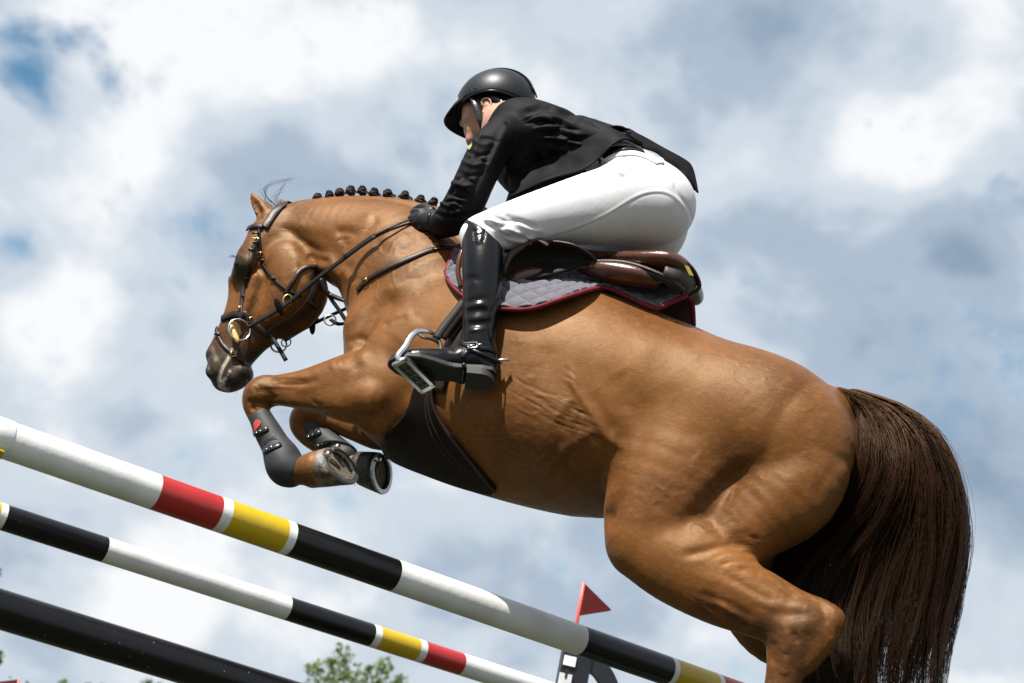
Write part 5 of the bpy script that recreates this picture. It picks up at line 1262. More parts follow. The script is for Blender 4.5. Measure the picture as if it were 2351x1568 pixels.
def cut_ring(mb, pts, r): mb.tube(list(pts) + [pts[0]], r, 6)
def saddle():
    t = thing('jumping_saddle', 'brown leather jumping saddle under the rider, on the grey pad', 'saddle', P(1350, 640, 0))
    # seat: a dished shell, high at pommel and cantle
    prof = np.array([(1225, 560, .075, 10), (1262, 562, .085, 12), (1310, 574, .10, 12), (1365, 588, .125, 12), (1420, 592, .155, 14), (1480, 594, .18, 17), (1535, 598, .18, 20), (1568, 616, .155, 18), (1584, 642, .11, 10)], float)
    lo, hi = bounds([(1180, 520, .25), (1660, 760, -.25), (1640, 560, .2)], .10); s = Sdf(lo, hi, .005)
    rows = [(P(x, y, w), w, r) for x, y, w, r in prof]
    for f in np.linspace(-.45, 1, 9):
        ch = [(p[0], w * f, p[2] + (1 - f * f) * .022 * (-.6 if 2 < i < 6 else .5), r * .00135, 1.4) for i, (p, w, r) in enumerate(rows)]; s.add(ch, .02, 4, raw=True)
    V, F = s.extract(); V = relax(V, F, 3); mesh('seat', V, F, LEAR, t)
    # rear gusset panel
    lo, hi = bounds([(1300, 580, .1), (1560, 690, .24)], .07); s = Sdf(lo, hi, .004)
    s.add([(1338, 616, 12, .16, 1.2), (1375, 620, 22, .17, 1.3), (1430, 628, 25, .175, 1.3), (1480, 638, 22, .17, 1.3), (1515, 650, 12, .15, 1.2)], .01, 5)
    V, F = s.extract(); V = relax(V, F, 2); mesh('panel', V, F, LEAR, t)
    # layered skirt edges between seat and panel
    for dy, w in ((0, .200), (7, .196), (13, .188)):
        q = catmull([P(1352, 602 + dy * .5, w), P(1400, 600 + dy, w + .004), P(1450, 606 + dy, w + .004), P(1510, 627 + dy, w), P(1548, 648 + dy, w - .015), P(1570, 668 + dy * .6, w - .04)], 5)
        mb = MB(); mb.ribbon(q, [np.array([-.2, 1, .1])] * len(q), .011, .005); mb.build('skirt', LEA, t)
    # cantle back, dark lining with its label
    G = np.zeros((7, 11, 3)); a = interp_path([(1528, 606, .19), (1566, 612, .17), (1592, 632, .13), (1602, 652, .09)], 11); b = interp_path([(1520, 640, .188), (1545, 652, .178), (1562, 664, .15), (1578, 676, .10)], 11)
    for i in range(7):
        for j in range(11): v = i / 6; q = a[j] * (1 - v) + b[j] * v; G[i, j] = P(q[0], q[1], q[2] + .006 + .012 * math.sin(v * 3.14))
    sheet('cantle_lining', G, .004, mat('lining_dark', (0.016, 0.012, 0.007), .55, var=.3), t)
    e = interp_path([(1392, 587, .165), (1440, 581, .185), (1500, 583, .195), (1550, 592, .19), (1585, 612, .165), (1604, 645, .11), (1603, 664, .09), (1580, 677, .09)], 40)
    mb = MB(); mb.tube([P(*q) for q in e], .0065, 8); mb.build('piping', LEA, t)
    c = P(1577, 625, .172); mb = MB(); ex = P(1583, 617, .166) - P(1571, 614, .176); ey = P(1586, 638, .158) - P(1573, 612, .172); nn = np.cross(ex, ey); nn /= np.linalg.norm(nn)
    nn = nn if nn @ (CAMH - c) > 0 else -nn
    mb.box(c + nn * .014, ex * .42, ey * .42, nn * .0015); mb.build('label', mat('label_yellow', (0.36, 0.28, 0.05), .5, var=.2, vscale=150), t, smooth=False)
    # flap swung under the rider's thigh
    top = interp_path([(1150, 640, .235), (1162, 600, .245), (1188, 572, .255), (1228, 556, .258), (1275, 555, .258), (1318, 563, .255), (1350, 580, .235), (1372, 602, .20)], 40)
    bot = interp_path([(1152, 690, .25), (1170, 668, .245), (1195, 650, .24), (1225, 640, .235), (1260, 633, .23), (1295, 624, .22), (1330, 612, .205), (1370, 606, .19)], 40)
    G = np.zeros((10, 40, 3))
    for i in range(10):
        for j in range(40): v = i / 9; q = top[j] * (1 - v) + bot[j] * v; G[i, j] = P(q[0], q[1], q[2] - .035 * math.sin(v * math.pi) * math.sin(j / 39 * math.pi))
    sheet('flap', G, .005, LEAB, t)
    e = [P(*q) for q in top]; mb = MB(); mb.tube(e, .0045, 8); mb.build('piping', LEA, t)
    # outer face of the flap in front, brown and grained
    a = interp_path([(1158, 632, .262), (1172, 598, .266), (1196, 574, .266), (1226, 554, .266), (1242, 548, .264)], 20); b = interp_path([(1158, 600, .268), (1172, 575, .272), (1194, 563, .270), (1216, 549, .268), (1226, 546, .266)], 20)
    G = np.zeros((5, 20, 3))
    for i in range(5):
        for j in range(20): v = i / 4; q = a[j] * (1 - v) + b[j] * v; G[i, j] = P(q[0], q[1], q[2] + .006 * math.sin(v * 3.14))
    sheet('flap_front', G, .005, mat('leather_mid', (0.085, 0.042, 0.028), .5, var=.3, vscale=30, bump=.5, bscale=500), t)
    mb = MB(); q = catmull([P(1214, 562, .268), P(1222, 552, .272), P(1235, 550, .272), P(1249, 557, .268), P(1258, 564, .262)], 4); mb.ribbon(q, [np.array([-.1, .7, .6])] * len(q), .022, .005); mb.build('keeper_loop', mat('leather_mid', (0.085, 0.042, 0.028)), t)
    # front edge of the flap beyond the boot
    q = catmull([P(1062, 575, .27), P(1054, 600, .275), P(1052, 630, .275), P(1060, 660, .27)], 5); mb = MB(); mb.ribbon(q, [np.array([-.2, 1, .1])] * len(q), .016, .006); mb.build('flap_edge', LEAR, t)
    # lower panel glimpsed under the flap
    lo, hi = bounds([(1150, 600, .1), (1270, 690, .22)], .06); s = Sdf(lo, hi, .004); s.add([(1165, 655, 16, .225, .8), (1190, 640, 20, .222, .8), (1225, 628, 17, .215, .8), (1255, 622, 9, .20, .8)], .01, 4)
    V, F = s.extract(); mesh('knee_roll', relax(V, F, 2), F, LEAR, t)
    # stirrup leather, girth straps
    for dx, w, nm in ((0, .325, 'stirrup_leather'), (15, .295, 'girth_strap'), (30, .285, 'girth_strap')):
        q = catmull([P(1066 + dx, 690, w), P(1045 + dx, 718, w + (.02 if dx == 0 else .004)), P(1020 + dx, 750, w + (.045 if dx == 0 else .004)), P(1001 + dx, 778, w + (.06 if dx == 0 else .002))], 5); mb = MB(); mb.ribbon(q, [np.array([-.2, 1, .0])] * len(q), .024, .005); mb.build(nm, LEAB if nm[0] == 's' else LEA, t)
    q = catmull([P(1080, 700, .262), P(1062, 760, .262), P(1030, 830, .258), P(1000, 900, .258)], 6); n_ = []; pp_ = []
    for p in q:
        hb = HBVH.find_nearest(Vector(p)); pp_.append(np.array(hb[0]) + np.array(hb[1]) * .006); n_.append(np.array(hb[1]))
    mb = MB(); mb.ribbon(pp_, n_, .055, .006); mb.build('girth_billet', LEA, t)
saddle()

# ================================================================== RIDER
MAN = thing('person', 'rider in black jacket, white breeches and black helmet leaning over the horse neck', 'person', P(1350, 580, 0))
SKIN = mat('skin', (0.50, 0.28, 0.20), 0.45, 0.4, var=0.10, vscale=40, bump=0.15, bscale=400, sss=.12)
def cloth_mat(name, col, rough, spec, wscale, bump, sheen=0.0, var=.1):
    m = bpy.data.materials.new(name); m.use_nodes = True; g = NT(m.node_tree); tc = g.n('ShaderNodeTexCoord'); O = tc.outputs['Object']
    f1 = g.noise(g.mapping(O, (1, 1, 1.6), (0.3, .7, .2)), wscale, 3, .5, 0.0); f2 = g.noise(O, 900, 2, .5)
    b = g.n('ShaderNodeBsdfPrincipled'); g.lk(g.mix(g.math('MULTIPLY', g.smooth(g.noise(O, 30, 4), .35, .7), 1.0), col, tuple(c * (1 - var) for c in col)), b.inputs['Base Color'])
    b.inputs['Roughness'].default_value = rough; b.inputs['Specular IOR Level'].default_value = spec; b.inputs['Sheen Weight'].default_value = sheen
    bp = g.n('ShaderNodeBump', i_Strength=bump, i_Distance=1.0, i_Height=g.math('ADD', g.math('MULTIPLY', f1, .010), g.math('MULTIPLY', f2, .0006))); g.lk(bp.outputs[0], b.inputs['Normal'])
    g.n('ShaderNodeOutputMaterial', i_Surface=b.outputs[0]); return m
JACK = cloth_mat('jacket_cloth', (0.0044, 0.0039, 0.0049), 0.66, 0.12, 11, .30)
BREE = cloth_mat('breeches_cloth', (0.58, 0.575, 0.60), 0.7, 0.3, 9, .16, var=.04)
BOOT = mat('boot_leather', (0.0035, 0.0035, 0.0042), 0.27, 0.30, var=.3, vscale=20, bump=.12, bscale=120, coat=.06)
RUB = mat('sole_rubber', (0.017, 0.016, 0.014), 0.6, .4, var=.35, vscale=60, bump=.35, bscale=250)

def mir(chain):
    """the same limb on the other side of the body, in metres"""
    out = []
    for q in chain:
        c = P(q[0], q[1], q[3]); out.append((c[0], -c[1], c[2], q[2] * pxm(c), q[4]))
    return out
THIGH = [(1500, 472, 98, .10, .95), (1440, 468, 98, .135, .9), (1365, 478, 88, .175, .85), (1270, 494, 70, .225, .85), (1185, 514, 57, .27, .9), (1115, 533, 46, .30, .95), (1096, 545, 40, .312, 1)]
ARM = [(1152, 314, 46, .175, 1.0), (1122, 350, 47, .205, 1.0), (1092, 410, 46, .225, 1.0), (1068, 462, 46, .22, 1.0), (1042, 498, 42, .185, 1.0), (1014, 517, 31, .135, 1.0)]
def body():
    lo, hi = bounds([(1000, 150, 0), (1650, 640, 0), (890, 900, 0)], .1); lo[1], hi[1] = -.42, .42; hi[0] = max(hi[0], P(880, 850, .3)[0] + .05); s = Sdf(lo, hi, .0068)
    A = s.add
    A([(1134, 226, 64, 0, .86), (1120, 246, 60, 0, .84)], .02, 2)                                   # skull
    A([(1108, 262, 44, 0, .90), (1097, 284, 34, 0, .95), (1092, 306, 25, 0, 1.0)], .02, 3)            # cheeks, jaw
    A([(1082, 252, 22, .028, 1), (1079, 270, 19, .026, 1)], .012, 2, mirror=True)
    A([(1072, 262, 7, 0, 1), (1063, 283, 9, 0, 1)], .01, 2); A([(1078, 303, 10, 0, 1.6)], .01); A([(1084, 322, 15, 0, 1.2)], .012)
    A([(1150, 262, 42, 0, 1), (1165, 300, 46, 0, 1.1)], .03, 2)                                   # neck
    A([(1116, 236, 8, .080, .7), (1120, 246, 12, .083, .5), (1116, 258, 7, .080, .6)], .004, 3, mirror=True)   # ears
    A([(1119, 246, 5, .096, .6)], .004, 1, cut=True)
    A([(1180, 315, 72, 0, 1.5), (1270, 335, 76, 0, 1.45), (1370, 362, 56, 0, 1.3), (1430, 412, 54, 0, 1.4), (1470, 460, 62, 0, 1.4)], .04, 4)
    a2 = [(q[0], q[1], q[2] * .72, q[3], q[4]) for q in ARM] + [(985, 510, 22, .115, 1)]
    t2 = [(q[0], q[1], q[2] * .82, q[3], q[4]) for q in THIGH] + [(1105, 600, 36, .325, 1), (1104, 690, 32, .33, 1), (1100, 775, 24, .33, 1)]
    A(a2, .02, 4); A(t2, .02, 4); s.add(mir(a2), .02, 4, raw=True); s.add([(q[0] + (.07 if i < 3 else 0), q[1], q[2], q[3] * (.85 if i < 3 else 1), q[4]) for i, q in enumerate(mir(t2))], .02, 4, raw=True)
    V, F = s.extract(); V = relax(V, F, 2); o = mesh('body', V, F, SKIN, MAN)
    e, n_ = None, None
    mb = MB(); 
    for w in (.033, -.033):
        p = P(1084, 256, w * 1.0); mb.ball(p, .009, 10)
    mb.build('eyes', mat('eye_white', (.7, .68, .65), .2), MAN)
    for sg in (1, -1):
        def E(x, y, w): c = P(x, y, w); return np.array([c[0], c[1] * sg, c[2]])
        c0 = E(1117, 244, .086); ex = E(1127, 242, .090) - c0; ez = E(1114, 228, .088) - c0; ey = np.array([0, .010 * sg, 0])
        mb = MB(); mb.ball(c0, .01, 14, ax=np.array([ex * .95, ey, ez * .95])); er = mb.build('ear', SKIN, MAN)
        rimp = [E(1108, 243, .092), E(1106, 233, .095), E(1112, 226, .098), E(1121, 226, .099), E(1127, 234, .098), E(1126, 245, .096), E(1121, 254, .094), E(1114, 261, .091), E(1109, 256, .090)]
        mb = MB(); mb.tube(catmull(rimp, 4), .0032, 8); mb.build('ear_rim', SKIN, er)
    # short dark hair below the helmet
    hs = Sdf(*bounds([(1050, 150, 0), (1240, 330, 0)], .12), .005)
    hs.add([(1148, 226, 66, 0, .86), (1150, 250, 56, 0, .90), (1160, 268, 44, 0, .95)], .02, 3)
    hs.add([(1085, 262, 40, 0, 2.4), (1098, 300, 40, 0, 2.4)], .008, 3, cut=True)
    hs.add([(1114, 245, 22, .085, 1.0)], .006, cut=True)
    V, F = hs.extract(); mesh('hair', relax(V, F, 1), F, HAIRD, MAN)
body()

def helmet():
    c = P(1140, 238, 0); f = P(1050, 262, 0) - P(1233, 234, 0); f /= np.linalg.norm(f); up = np.cross(f, (0, 1, 0)); up *= np.sign(up[2]); up /= np.linalg.norm(up); sd = np.array([0, 1.0, 0]); k = pxm(c)
    m = bpy.data.materials.new('helmet_shell'); m.use_nodes = True; g = NT(m.node_tree); tc = g.n('ShaderNodeTexCoord')
    b = g.n('ShaderNodeBsdfPrincipled', i_Roughness=.43); b.inputs['Base Color'].default_value = (.0085, .010, .0145, 1); b.inputs['Specular IOR Level'].default_value = .36
    bp = g.n('ShaderNodeBump', i_Strength=.06, i_Distance=.002, i_Height=g.noise(tc.outputs['Object'], 150, 3)); g.lk(bp.outputs[0], b.inputs['Normal']); g.n('ShaderNodeOutputMaterial', i_Surface=b.outputs[0])
    A, B, Cc = 91 * k, 78 * k, 80 * k; naz, nel = 64, 20; vs = []; fs = []
    def pt(az, el, sc=1.0):
        rid = 1 + .022 * math.exp(-((az % (2 * math.pi) - math.pi) / .5) ** 2) * 0
        x, y, z = math.cos(el) * math.cos(az), math.cos(el) * math.sin(az), math.sin(el)
        return c + sc * (A * x * f + B * y * sd + Cc * (z * (1.0 if z > 0 else .9)) * up)
    def rim(az): 
        return -.24 - .22 * max(0, -math.cos(az)) ** 1.5 + .04 * max(0, math.cos(az)) ** 2 + .05 * math.sin(az) ** 4
    for sc in (1.0, .93):
        for i in range(nel):
            for j in range(naz):
                az = 2 * math.pi * j / naz; e0 = rim(az); el = e0 + (math.pi / 2 - e0) * i / (nel - 1); vs.append(pt(az, el, sc))
    o = nel * naz
    for i in range(nel - 1):
        for j in range(naz):
            a_, b_ = i * naz + j, i * naz + (j + 1) % naz; fs += [(a_, b_, b_ + naz, a_ + naz), (o + a_ + naz, o + b_ + naz, o + b_, o + a_)]
    for j in range(naz): fs.append((j, o + j, o + (j + 1) % naz, (j + 1) % naz))
    h = mesh('helmet', vs, fs, m, MAN)
    # raised centre panel
    mb = MB(); q = [pt(math.pi if a < 0 else 0, (math.pi / 2 - abs(a)), 1.004) for a in np.linspace(-1.45, 1.25, 30)]; nn = [(p - c) / np.linalg.norm(p - c) for p in q]
    mb.ribbon(q, nn, [.050 + .02 * math.sin(i / 29 * math.pi) for i in range(30)], .004); mb.build('centre_strip', mat('helmet_strip', (.012, .014, .018), .5, bump=.2, bscale=500), h)
    mb = MB(); mb.tube([pt(2 * math.pi * j / naz, rim(2 * math.pi * j / naz), .985) for j in range(naz)] + [pt(0, rim(0), .985)], .0042, 8, cap=False); mb.build('rim', BOOT, h)
    # peak
    outer = interp_path([(1078, 226, .080), (1052, 238, .074), (1030, 258, .050), (1020, 280, .012), (1033, 299, -.032), (1068, 317, -.072), (1090, 318, -.082)], 30)
    G = np.zeros((6, 30, 3)); azs = np.linspace(1.18, -1.18, 30)
    for j in range(30):
        a_ = pt(azs[j], rim(azs[j]) + .10, .99); b_ = P(*outer[j])
        for i in range(6): v = i / 5; G[i, j] = a_ * (1 - v) + b_ * v + up * .010 * math.sin(v * math.pi)
    sheet('peak', G, .006, m, h)
    for x, y in c2([(535, 258), (560, 262), (415, 400), (920, 318)]):
        p = P(x, y, .0); d = np.array([0, 1.0, 0])
        bv = h.data; # small rivets on the shell
        az = None
        best = min(((np.hypot(px_of(pt(a, e))[0] - x, px_of(pt(a, e))[1] - y), a, e) for a in np.linspace(.3, 2.9, 20) for e in np.linspace(0, .8, 9)), key=lambda q: q[0]); p = pt(best[1], best[2], 1.0); mb = MB(); mb.ball(p, .0035, 8); mb.build('rivet', BOOT, h)
    # harness: cheek strap in front of the ear and the strap round the nape
    STR = mat('strap_leather', (.014, .017, .022), .3, .5, bump=.5, bscale=120)
    q = catmull([P(1084, 222, .087), P(1092, 240, .092), P(1098, 258, .090), (P(1104, 280, .082)), P(1108, 300, .06)], 6); mb = MB(); mb.ribbon(q, [np.array([-.35, 1, 0])] * len(q), [.022] * (len(q) - 6) + [.018] * 6, .005); mb.build('chin_strap', STR, h)
    q = catmull([P(1128, 222, .088), P(1146, 232, .088), P(1160, 246, .085), P(1185, 258, .06), P(1205, 262, .02)], 6); mb = MB(); mb.ribbon(q, [np.array([.3, 1, 0])] * len(q), .018, .005); mb.build('nape_strap', STR, h)
    q = catmull([P(1160, 246, .086), P(1135, 262, .086), P(1112, 285, .078)], 5); mb = MB(); mb.ribbon(q, [np.array([-.1, 1, 0])] * len(q), .013, .004); mb.build('nape_strap', STR, h)
helmet()

def jacket():
    lo, hi = bounds([(980, 200, 0), (1640, 580, 0)], .1); lo[1], hi[1] = -.38, .38; s = Sdf(lo, hi, .0074); A = s.add
    A([(1180, 310, 54, 0, 1.8), (1216, 326, 86, 0, 1.55), (1290, 348, 86, 0, 1.5), (1370, 360, 70, 0, 1.65), (1418, 368, 60, 0, 1.9)], .05, 5)
    A([(1176, 310, 38, .09, 1.2), (1156, 316, 44, .165, 1.0)], .05, 2, mirror=True)
    A([(1178, 360, 60, .0, 1.8), (1190, 390, 52, .02, 1.8), (1212, 412, 44, .03, 1.7)], .05, 3)
    A([(1182, 283, 34, 0, 1.1), (1194, 300, 50, 0, 1.3)], .03, 2)
    A(ARM, .03, 5); s.add(mir(ARM), .03, 5, raw=True)
    A([(1200, 400, 44, .05, 1.5), (1260, 385, 44, .06, 1.6)], .05, 2, mirror=True)                     # front hanging open
    V, F = s.extract(); V = relax(V, F, 2)
    MK = [(c2([(960, 350), (1150, 400), (1320, 460), (1420, 520)]), 5, -.004), (c2([(760, 460), (800, 520), (830, 600)]), 5, -.006), (c2([(830, 590), (760, 700), (690, 850)]), 14, -.010)]
    rg = np.random.default_rng(4)
    for i in range(9):     # tension folds radiating from the shoulder to the back
        x0, y0 = 860 + 22 * i, 380 + 32 * i; MK.append((c2([(x0, y0), (x0 + 130, y0 - 30 + 6 * i), (x0 + 330, y0 + 20 + 8 * i)]), rg.uniform(5, 8), (-1) ** i * rg.uniform(.004, .008)))
    for i in range(7):
        x0, y0 = 880 + 60 * i, 660 + 8 * i; MK.append((c2([(x0, y0), (x0 + 40, y0 + 60), (x0 + 20 + 10 * (i % 2), y0 + 140)]), rg.uniform(6, 9), (-1) ** i * rg.uniform(.005, .009)))
    for i in range(8):     # sleeve folds
        t = i / 7; x0, y0 = 560 - 260 * t, 560 + 480 * t; MK.append((c2([(x0 - 30, y0 + 20), (x0 + 50, y0 + 60), (x0 + 150, y0 + 30 + 40 * t)]), rg.uniform(5, 8), (-1) ** i * rg.uniform(.004, .007)))
    for i in range(6): MK.append((c2([(320 + 14 * i, 1000 + 28 * i), (370 + 20 * i, 1020 + 26 * i), (440 + 20 * i, 1000 + 26 * i)]), 5, (-1) ** i * .006))
    MK += [(c2([(620, 470), (560, 640), (470, 840), (400, 960)]), 9, .006), (c2([(700, 560), (640, 720), (560, 900), (500, 1000)]), 8, -.006), (c2([(780, 480), (700, 640), (620, 800)]), 10, .006)]
    for i in range(16):    # fine drag lines over the back and side
        x0, y0 = 860 + 34 * i + rg.uniform(-20, 20), 400 + 15 * i + rg.uniform(-20, 90); L = rg.uniform(120, 300)
        MK.append((c2([(x0, y0 + 40), (x0 + L * .5, y0 + rg.uniform(-10, 20)), (x0 + L, y0 + rg.uniform(0, 50))]), rg.uniform(3, 4.5), -rg.uniform(.004, .007)))
    for i in range(14):
        t = rg.uniform(0, 1); x0, y0 = 620 - 270 * t, 520 + 470 * t; MK.append((c2([(x0 - 40, y0 + 60), (x0 + 20, y0 + 40), (x0 + 110, y0 + 70 + rg.uniform(-20, 20))]), rg.uniform(3, 4.5), -rg.uniform(.003, .006)))
    V, F = subdivide(V, F); V = relax(V, F, 2); V = emboss(V, F, [(p_, s_ * .85, a_ * 1.5) for p_, s_, a_ in MK]); V = relax(V, F, 1, .3)
    o = mesh('jacket', V, F, JACK, MAN)
    # skirt: near panel riding up at the hip, and the tail that flies out behind
    bv = BVHTree.FromPolygons([tuple(v) for v in V], [tuple(f) for f in F.tolist()])
    def panel(top, hem, name, n=44, rows=10, puff=.02, wave=.004, stick=True):
        a = interp_path(top, n); b = interp_path(hem, n); G = np.zeros((rows, n, 3))
        for i in range(rows):
            for j in range(n):
                v = i / (rows - 1); q = a[j] * (1 - v) + b[j] * v; w = q[2]
                if stick:
                    h_, n_ = hit(q[0], q[1], bv)
                    if h_ is not None: w = (h_[1] - .006) * (1 - v) ** .6 + max(h_[1] + .008, q[2]) * (1 - (1 - v) ** .6)
                G[i, j] = P(q[0], q[1], w + puff * math.sin(v * 3.14) ** 2 * v + wave * math.sin(j * .55 + v * 2) * v)
        for _ in range(3): G[:, 1:-1] = .5 * G[:, 1:-1] + .25 * (G[:, :-2] + G[:, 2:])
        return sheet(name, G, .005, JACK, o)
    panel([(1165, 400, .19), (1230, 372, .20), (1290, 345, .20), (1345, 312, .20), (1390, 290, .19), (1436, 292, .16), (1470, 312, .12)],
          [(1172, 452, .175), (1262, 411, .200), (1335, 392, .208), (1376, 362, .212), (1408, 330, .212), (1440, 318, .19), (1474, 336, .15)], 'skirt', puff=.024)
    panel([(1430, 293, .15), (1470, 310, .11), (1520, 338, .06), (1573, 367, .02), (1590, 385, .01), (1603, 442, .01)],
          [(1444, 322, .15), (1478, 340, .12), (1510, 352, .10), (1545, 385, .07), (1575, 418, .05), (1602, 443, .012)], 'coat_tail', puff=.012, stick=False)
    # cuff button loop and badge on the sleeve
    bv = BVHTree.FromPolygons([tuple(v) for v in V], [tuple(f) for f in F.tolist()])
    L = c2([(512, 640), (520, 605), (542, 600), (540, 628), (522, 652)]); ps = [hit(x, y, bv, .003)[0] for x, y in L]; ps = [p for p in ps if p is not None]
    if len(ps) > 2: mesh('sleeve_badge', ps + [np.mean(ps, 0)], [(i, (i + 1) % len(ps), len(ps)) for i in range(len(ps))], mat('badge', (.62, .60, .10), .5, col2=(.04, .30, .16), vscale=120), o)
jacket()

def breeches():
    lo, hi = bounds([(1030, 300, .2), (1660, 640, .2), (1640, 420, -.2)], .08); lo[1], hi[1] = -.42, .42; s = Sdf(lo, hi, .0068); A = s.add
    fm = [(q[0] + (.07 if i < 3 else 0), q[1], q[2], q[3] * (.92 if i < 3 else 1), q[4]) for i, q in enumerate(mir(THIGH))]
    A(THIGH, .04, 5); s.add(fm, .04, 5, raw=True)
    A([(1395, 392, 54, 0, 2.2), (1440, 412, 70, 0, 1.85), (1490, 455, 80, 0, 1.6), (1500, 490, 80, 0, 1.5)], .05, 4)
    A([(1505, 462, 86, .085, 1.0), (1512, 492, 91, .095, 1.0)], .03, 2)
    A([(1565, 400, 10, 0, 1), (1612, 470, 16, 0, 1), (1625, 540, 14, 0, 1)], .03, 3, cut=True)
    # leg below the knee inside the boot
    low = [(1100, 540, 40, .312, .95), (1106, 600, 40, .325, .95), (1106, 650, 36, .33, .95)]
    A(low, .02, 3); s.add(mir(low), .02, 3, raw=True)
    V, F = s.extract(); V = relax(V, F, 2)
    rg = np.random.default_rng(9)
    MK = [(c2([(1000, 1240), (1200, 1180), (1420, 1090), (1640, 960), (1780, 930), (1880, 960), (1960, 1050), (2010, 1160)]), 4.5, .0028), (c2([(1000, 1252), (1200, 1192), (1420, 1102), (1640, 972), (1780, 942), (1876, 972)]), 3.5, -.002),
          (c2([(1890, 850), (1900, 930), (1960, 1010), (2000, 1100), (2010, 1220)]), 5, -.004)]
    for (a, b, c_, am) in [((560, 1080), (660, 1150), (780, 1160), -.006), ((620, 1060), (740, 1120), (880, 1130), -.005), ((680, 1140), (760, 1200), (880, 1200), .006), ((700, 1180), (790, 1240), (900, 1235), -.006), ((640, 1110), (720, 1170), (850, 1180), .005), ((740, 1080), (850, 1130), (980, 1180), -.005), ((800, 1110), (900, 1170), (1030, 1200), .004), ((700, 1220), (780, 1280), (860, 1290), -.006), ((780, 1250), (860, 1260), (960, 1230), .004),
                         ((1290, 780), (1340, 840), (1390, 890), -.006), ((1320, 770), (1380, 830), (1430, 870), .005), ((1370, 770), (1420, 830), (1450, 880), -.006), ((1440, 760), (1500, 810), (1560, 840), -.006), ((1470, 750), (1530, 800), (1600, 830), .004), ((1250, 790), (1290, 830), (1310, 870), .004), ((1180, 820), (1230, 860), (1260, 900), -.004), ((1540, 700), (1600, 730), (1680, 740), -.005)]:
        MK.append((c2([a, b, c_]), rg.uniform(4.5, 7), am * 1.7))
    for i in range(12):
        x0, y0 = 560 + 26 * i + rg.uniform(-15, 15), 1090 + 12 * i + rg.uniform(-10, 40); L = rg.uniform(90, 200); MK.append((c2([(x0, y0), (x0 + L * .5, y0 + 34 + rg.uniform(-8, 8)), (x0 + L, y0 + 50)]), rg.uniform(2.6, 4), rg.choice([-1, 1], p=[.7, .3]) * rg.uniform(.003, .006)))
    for i in range(9):
        x0, y0 = 1180 + 48 * i, 815 - 14 * i + rg.uniform(-10, 10); MK.append((c2([(x0, y0), (x0 + 40, y0 + 45), (x0 + 70 + rg.uniform(0, 30), y0 + 100 + rg.uniform(0, 40))]), rg.uniform(2.6, 4), -rg.uniform(.003, .006)))
    V, F = subdivide(V, F); V = relax(V, F, 2); V = emboss(V, F, MK); o = mesh('breeches', V, F, BREE, MAN)
    bv = BVHTree.FromPolygons([tuple(v) for v in V], [tuple(f) for f in F.tolist()])
    def on(path, width, nm, m, thick=.004):
        ps, ns = [], []
        for x, y in catmull(np.array(c2(path)), 5):
            h_, n_ = hit(x, y, bv)
            if h_ is not None: ps.append(h_ + n_ * .001); ns.append(n_)
        if len(ps) > 2: mb = MB(); mb.ribbon(ps, ns, width, thick); mb.build(nm, m, o)
    on([(1400, 715), (1500, 680), (1600, 675), (1700, 700), (1790, 745)], .034, 'waistband', BREE)
    on([(1395, 690), (1420, 720)], .010, 'belt_loop', BREE, .007); on([(1790, 700), (1805, 750)], .012, 'belt_loop', BREE, .007)
    on([(1385, 720), (1420, 690), (1500, 655), (1600, 650), (1680, 668)], .03, 'belt', BOOT, .006)
breeches()

def gloves():
    GL = mat('glove_leather', (.0055, .0055, .006), .42, .35, var=.3, vscale=40, bump=.3, bscale=250)
    for side in (1, -1):
        lo, hi = bounds([(930, 450, .05), (1030, 560, .2)], .06)
        if side < 0: lo, hi = lo.copy(), hi.copy(); lo[1], hi[1] = -hi[1], -lo[1]
        s = Sdf(lo, hi, .0032)
        def A(ch, k, cut=False):
            rows = []
            for q in ch:
                c = P(q[0], q[1], q[3]); rows.append((c[0], c[1] * side, c[2], q[2] * pxm(c), q[4]))
            s.add(rows, k, 4, raw=True, cut=cut)
        A([(1006, 512, 25, .130, 1), (988, 507, 27, .118, .8), (972, 504, 25, .115, .75)], .012)
        for (kx, ky, mx, my, tx, ty, r) in ((962, 487, 950, 488, 955, 496, 9.5), (957, 499, 945, 502, 953, 508, 10), (958, 512, 947, 516, 956, 520, 9.5), (966, 524, 956, 529, 964, 531, 8)):
            A([(kx + 10, ky, r, .118, 1), (kx, ky, r, .118, 1), (mx, my, r * .95, .098, 1), (tx, ty, r * .85, .070, 1), (tx + 10, ty - 1, r * .8, .066, 1)], .006)
        A([(990, 486, 13, .108, 1), (976, 477, 11, .095, 1), (962, 478, 9, .078, 1), (952, 484, 8, .066, 1)], .008)
        V, F = s.extract(); g_ = mesh('glove', relax(V, F, 1), F, GL, MAN)
        if side > 0:
            bv = BVHTree.FromPolygons([tuple(v) for v in V], [tuple(f) for f in F.tolist()]); ps, ns = [], []
            for x, y in catmull(np.array(c2([(252, 1075), (238, 1120), (245, 1165)])), 4):
                h_, n_ = hit(x, y, bv)
                if h_ is not None: ps.append(h_); ns.append(n_)
            if len(ps) > 2: mb = MB(); mb.ribbon(ps, ns, .014, .004); mb.build('wrist_tab', BOOT, g_)
gloves()

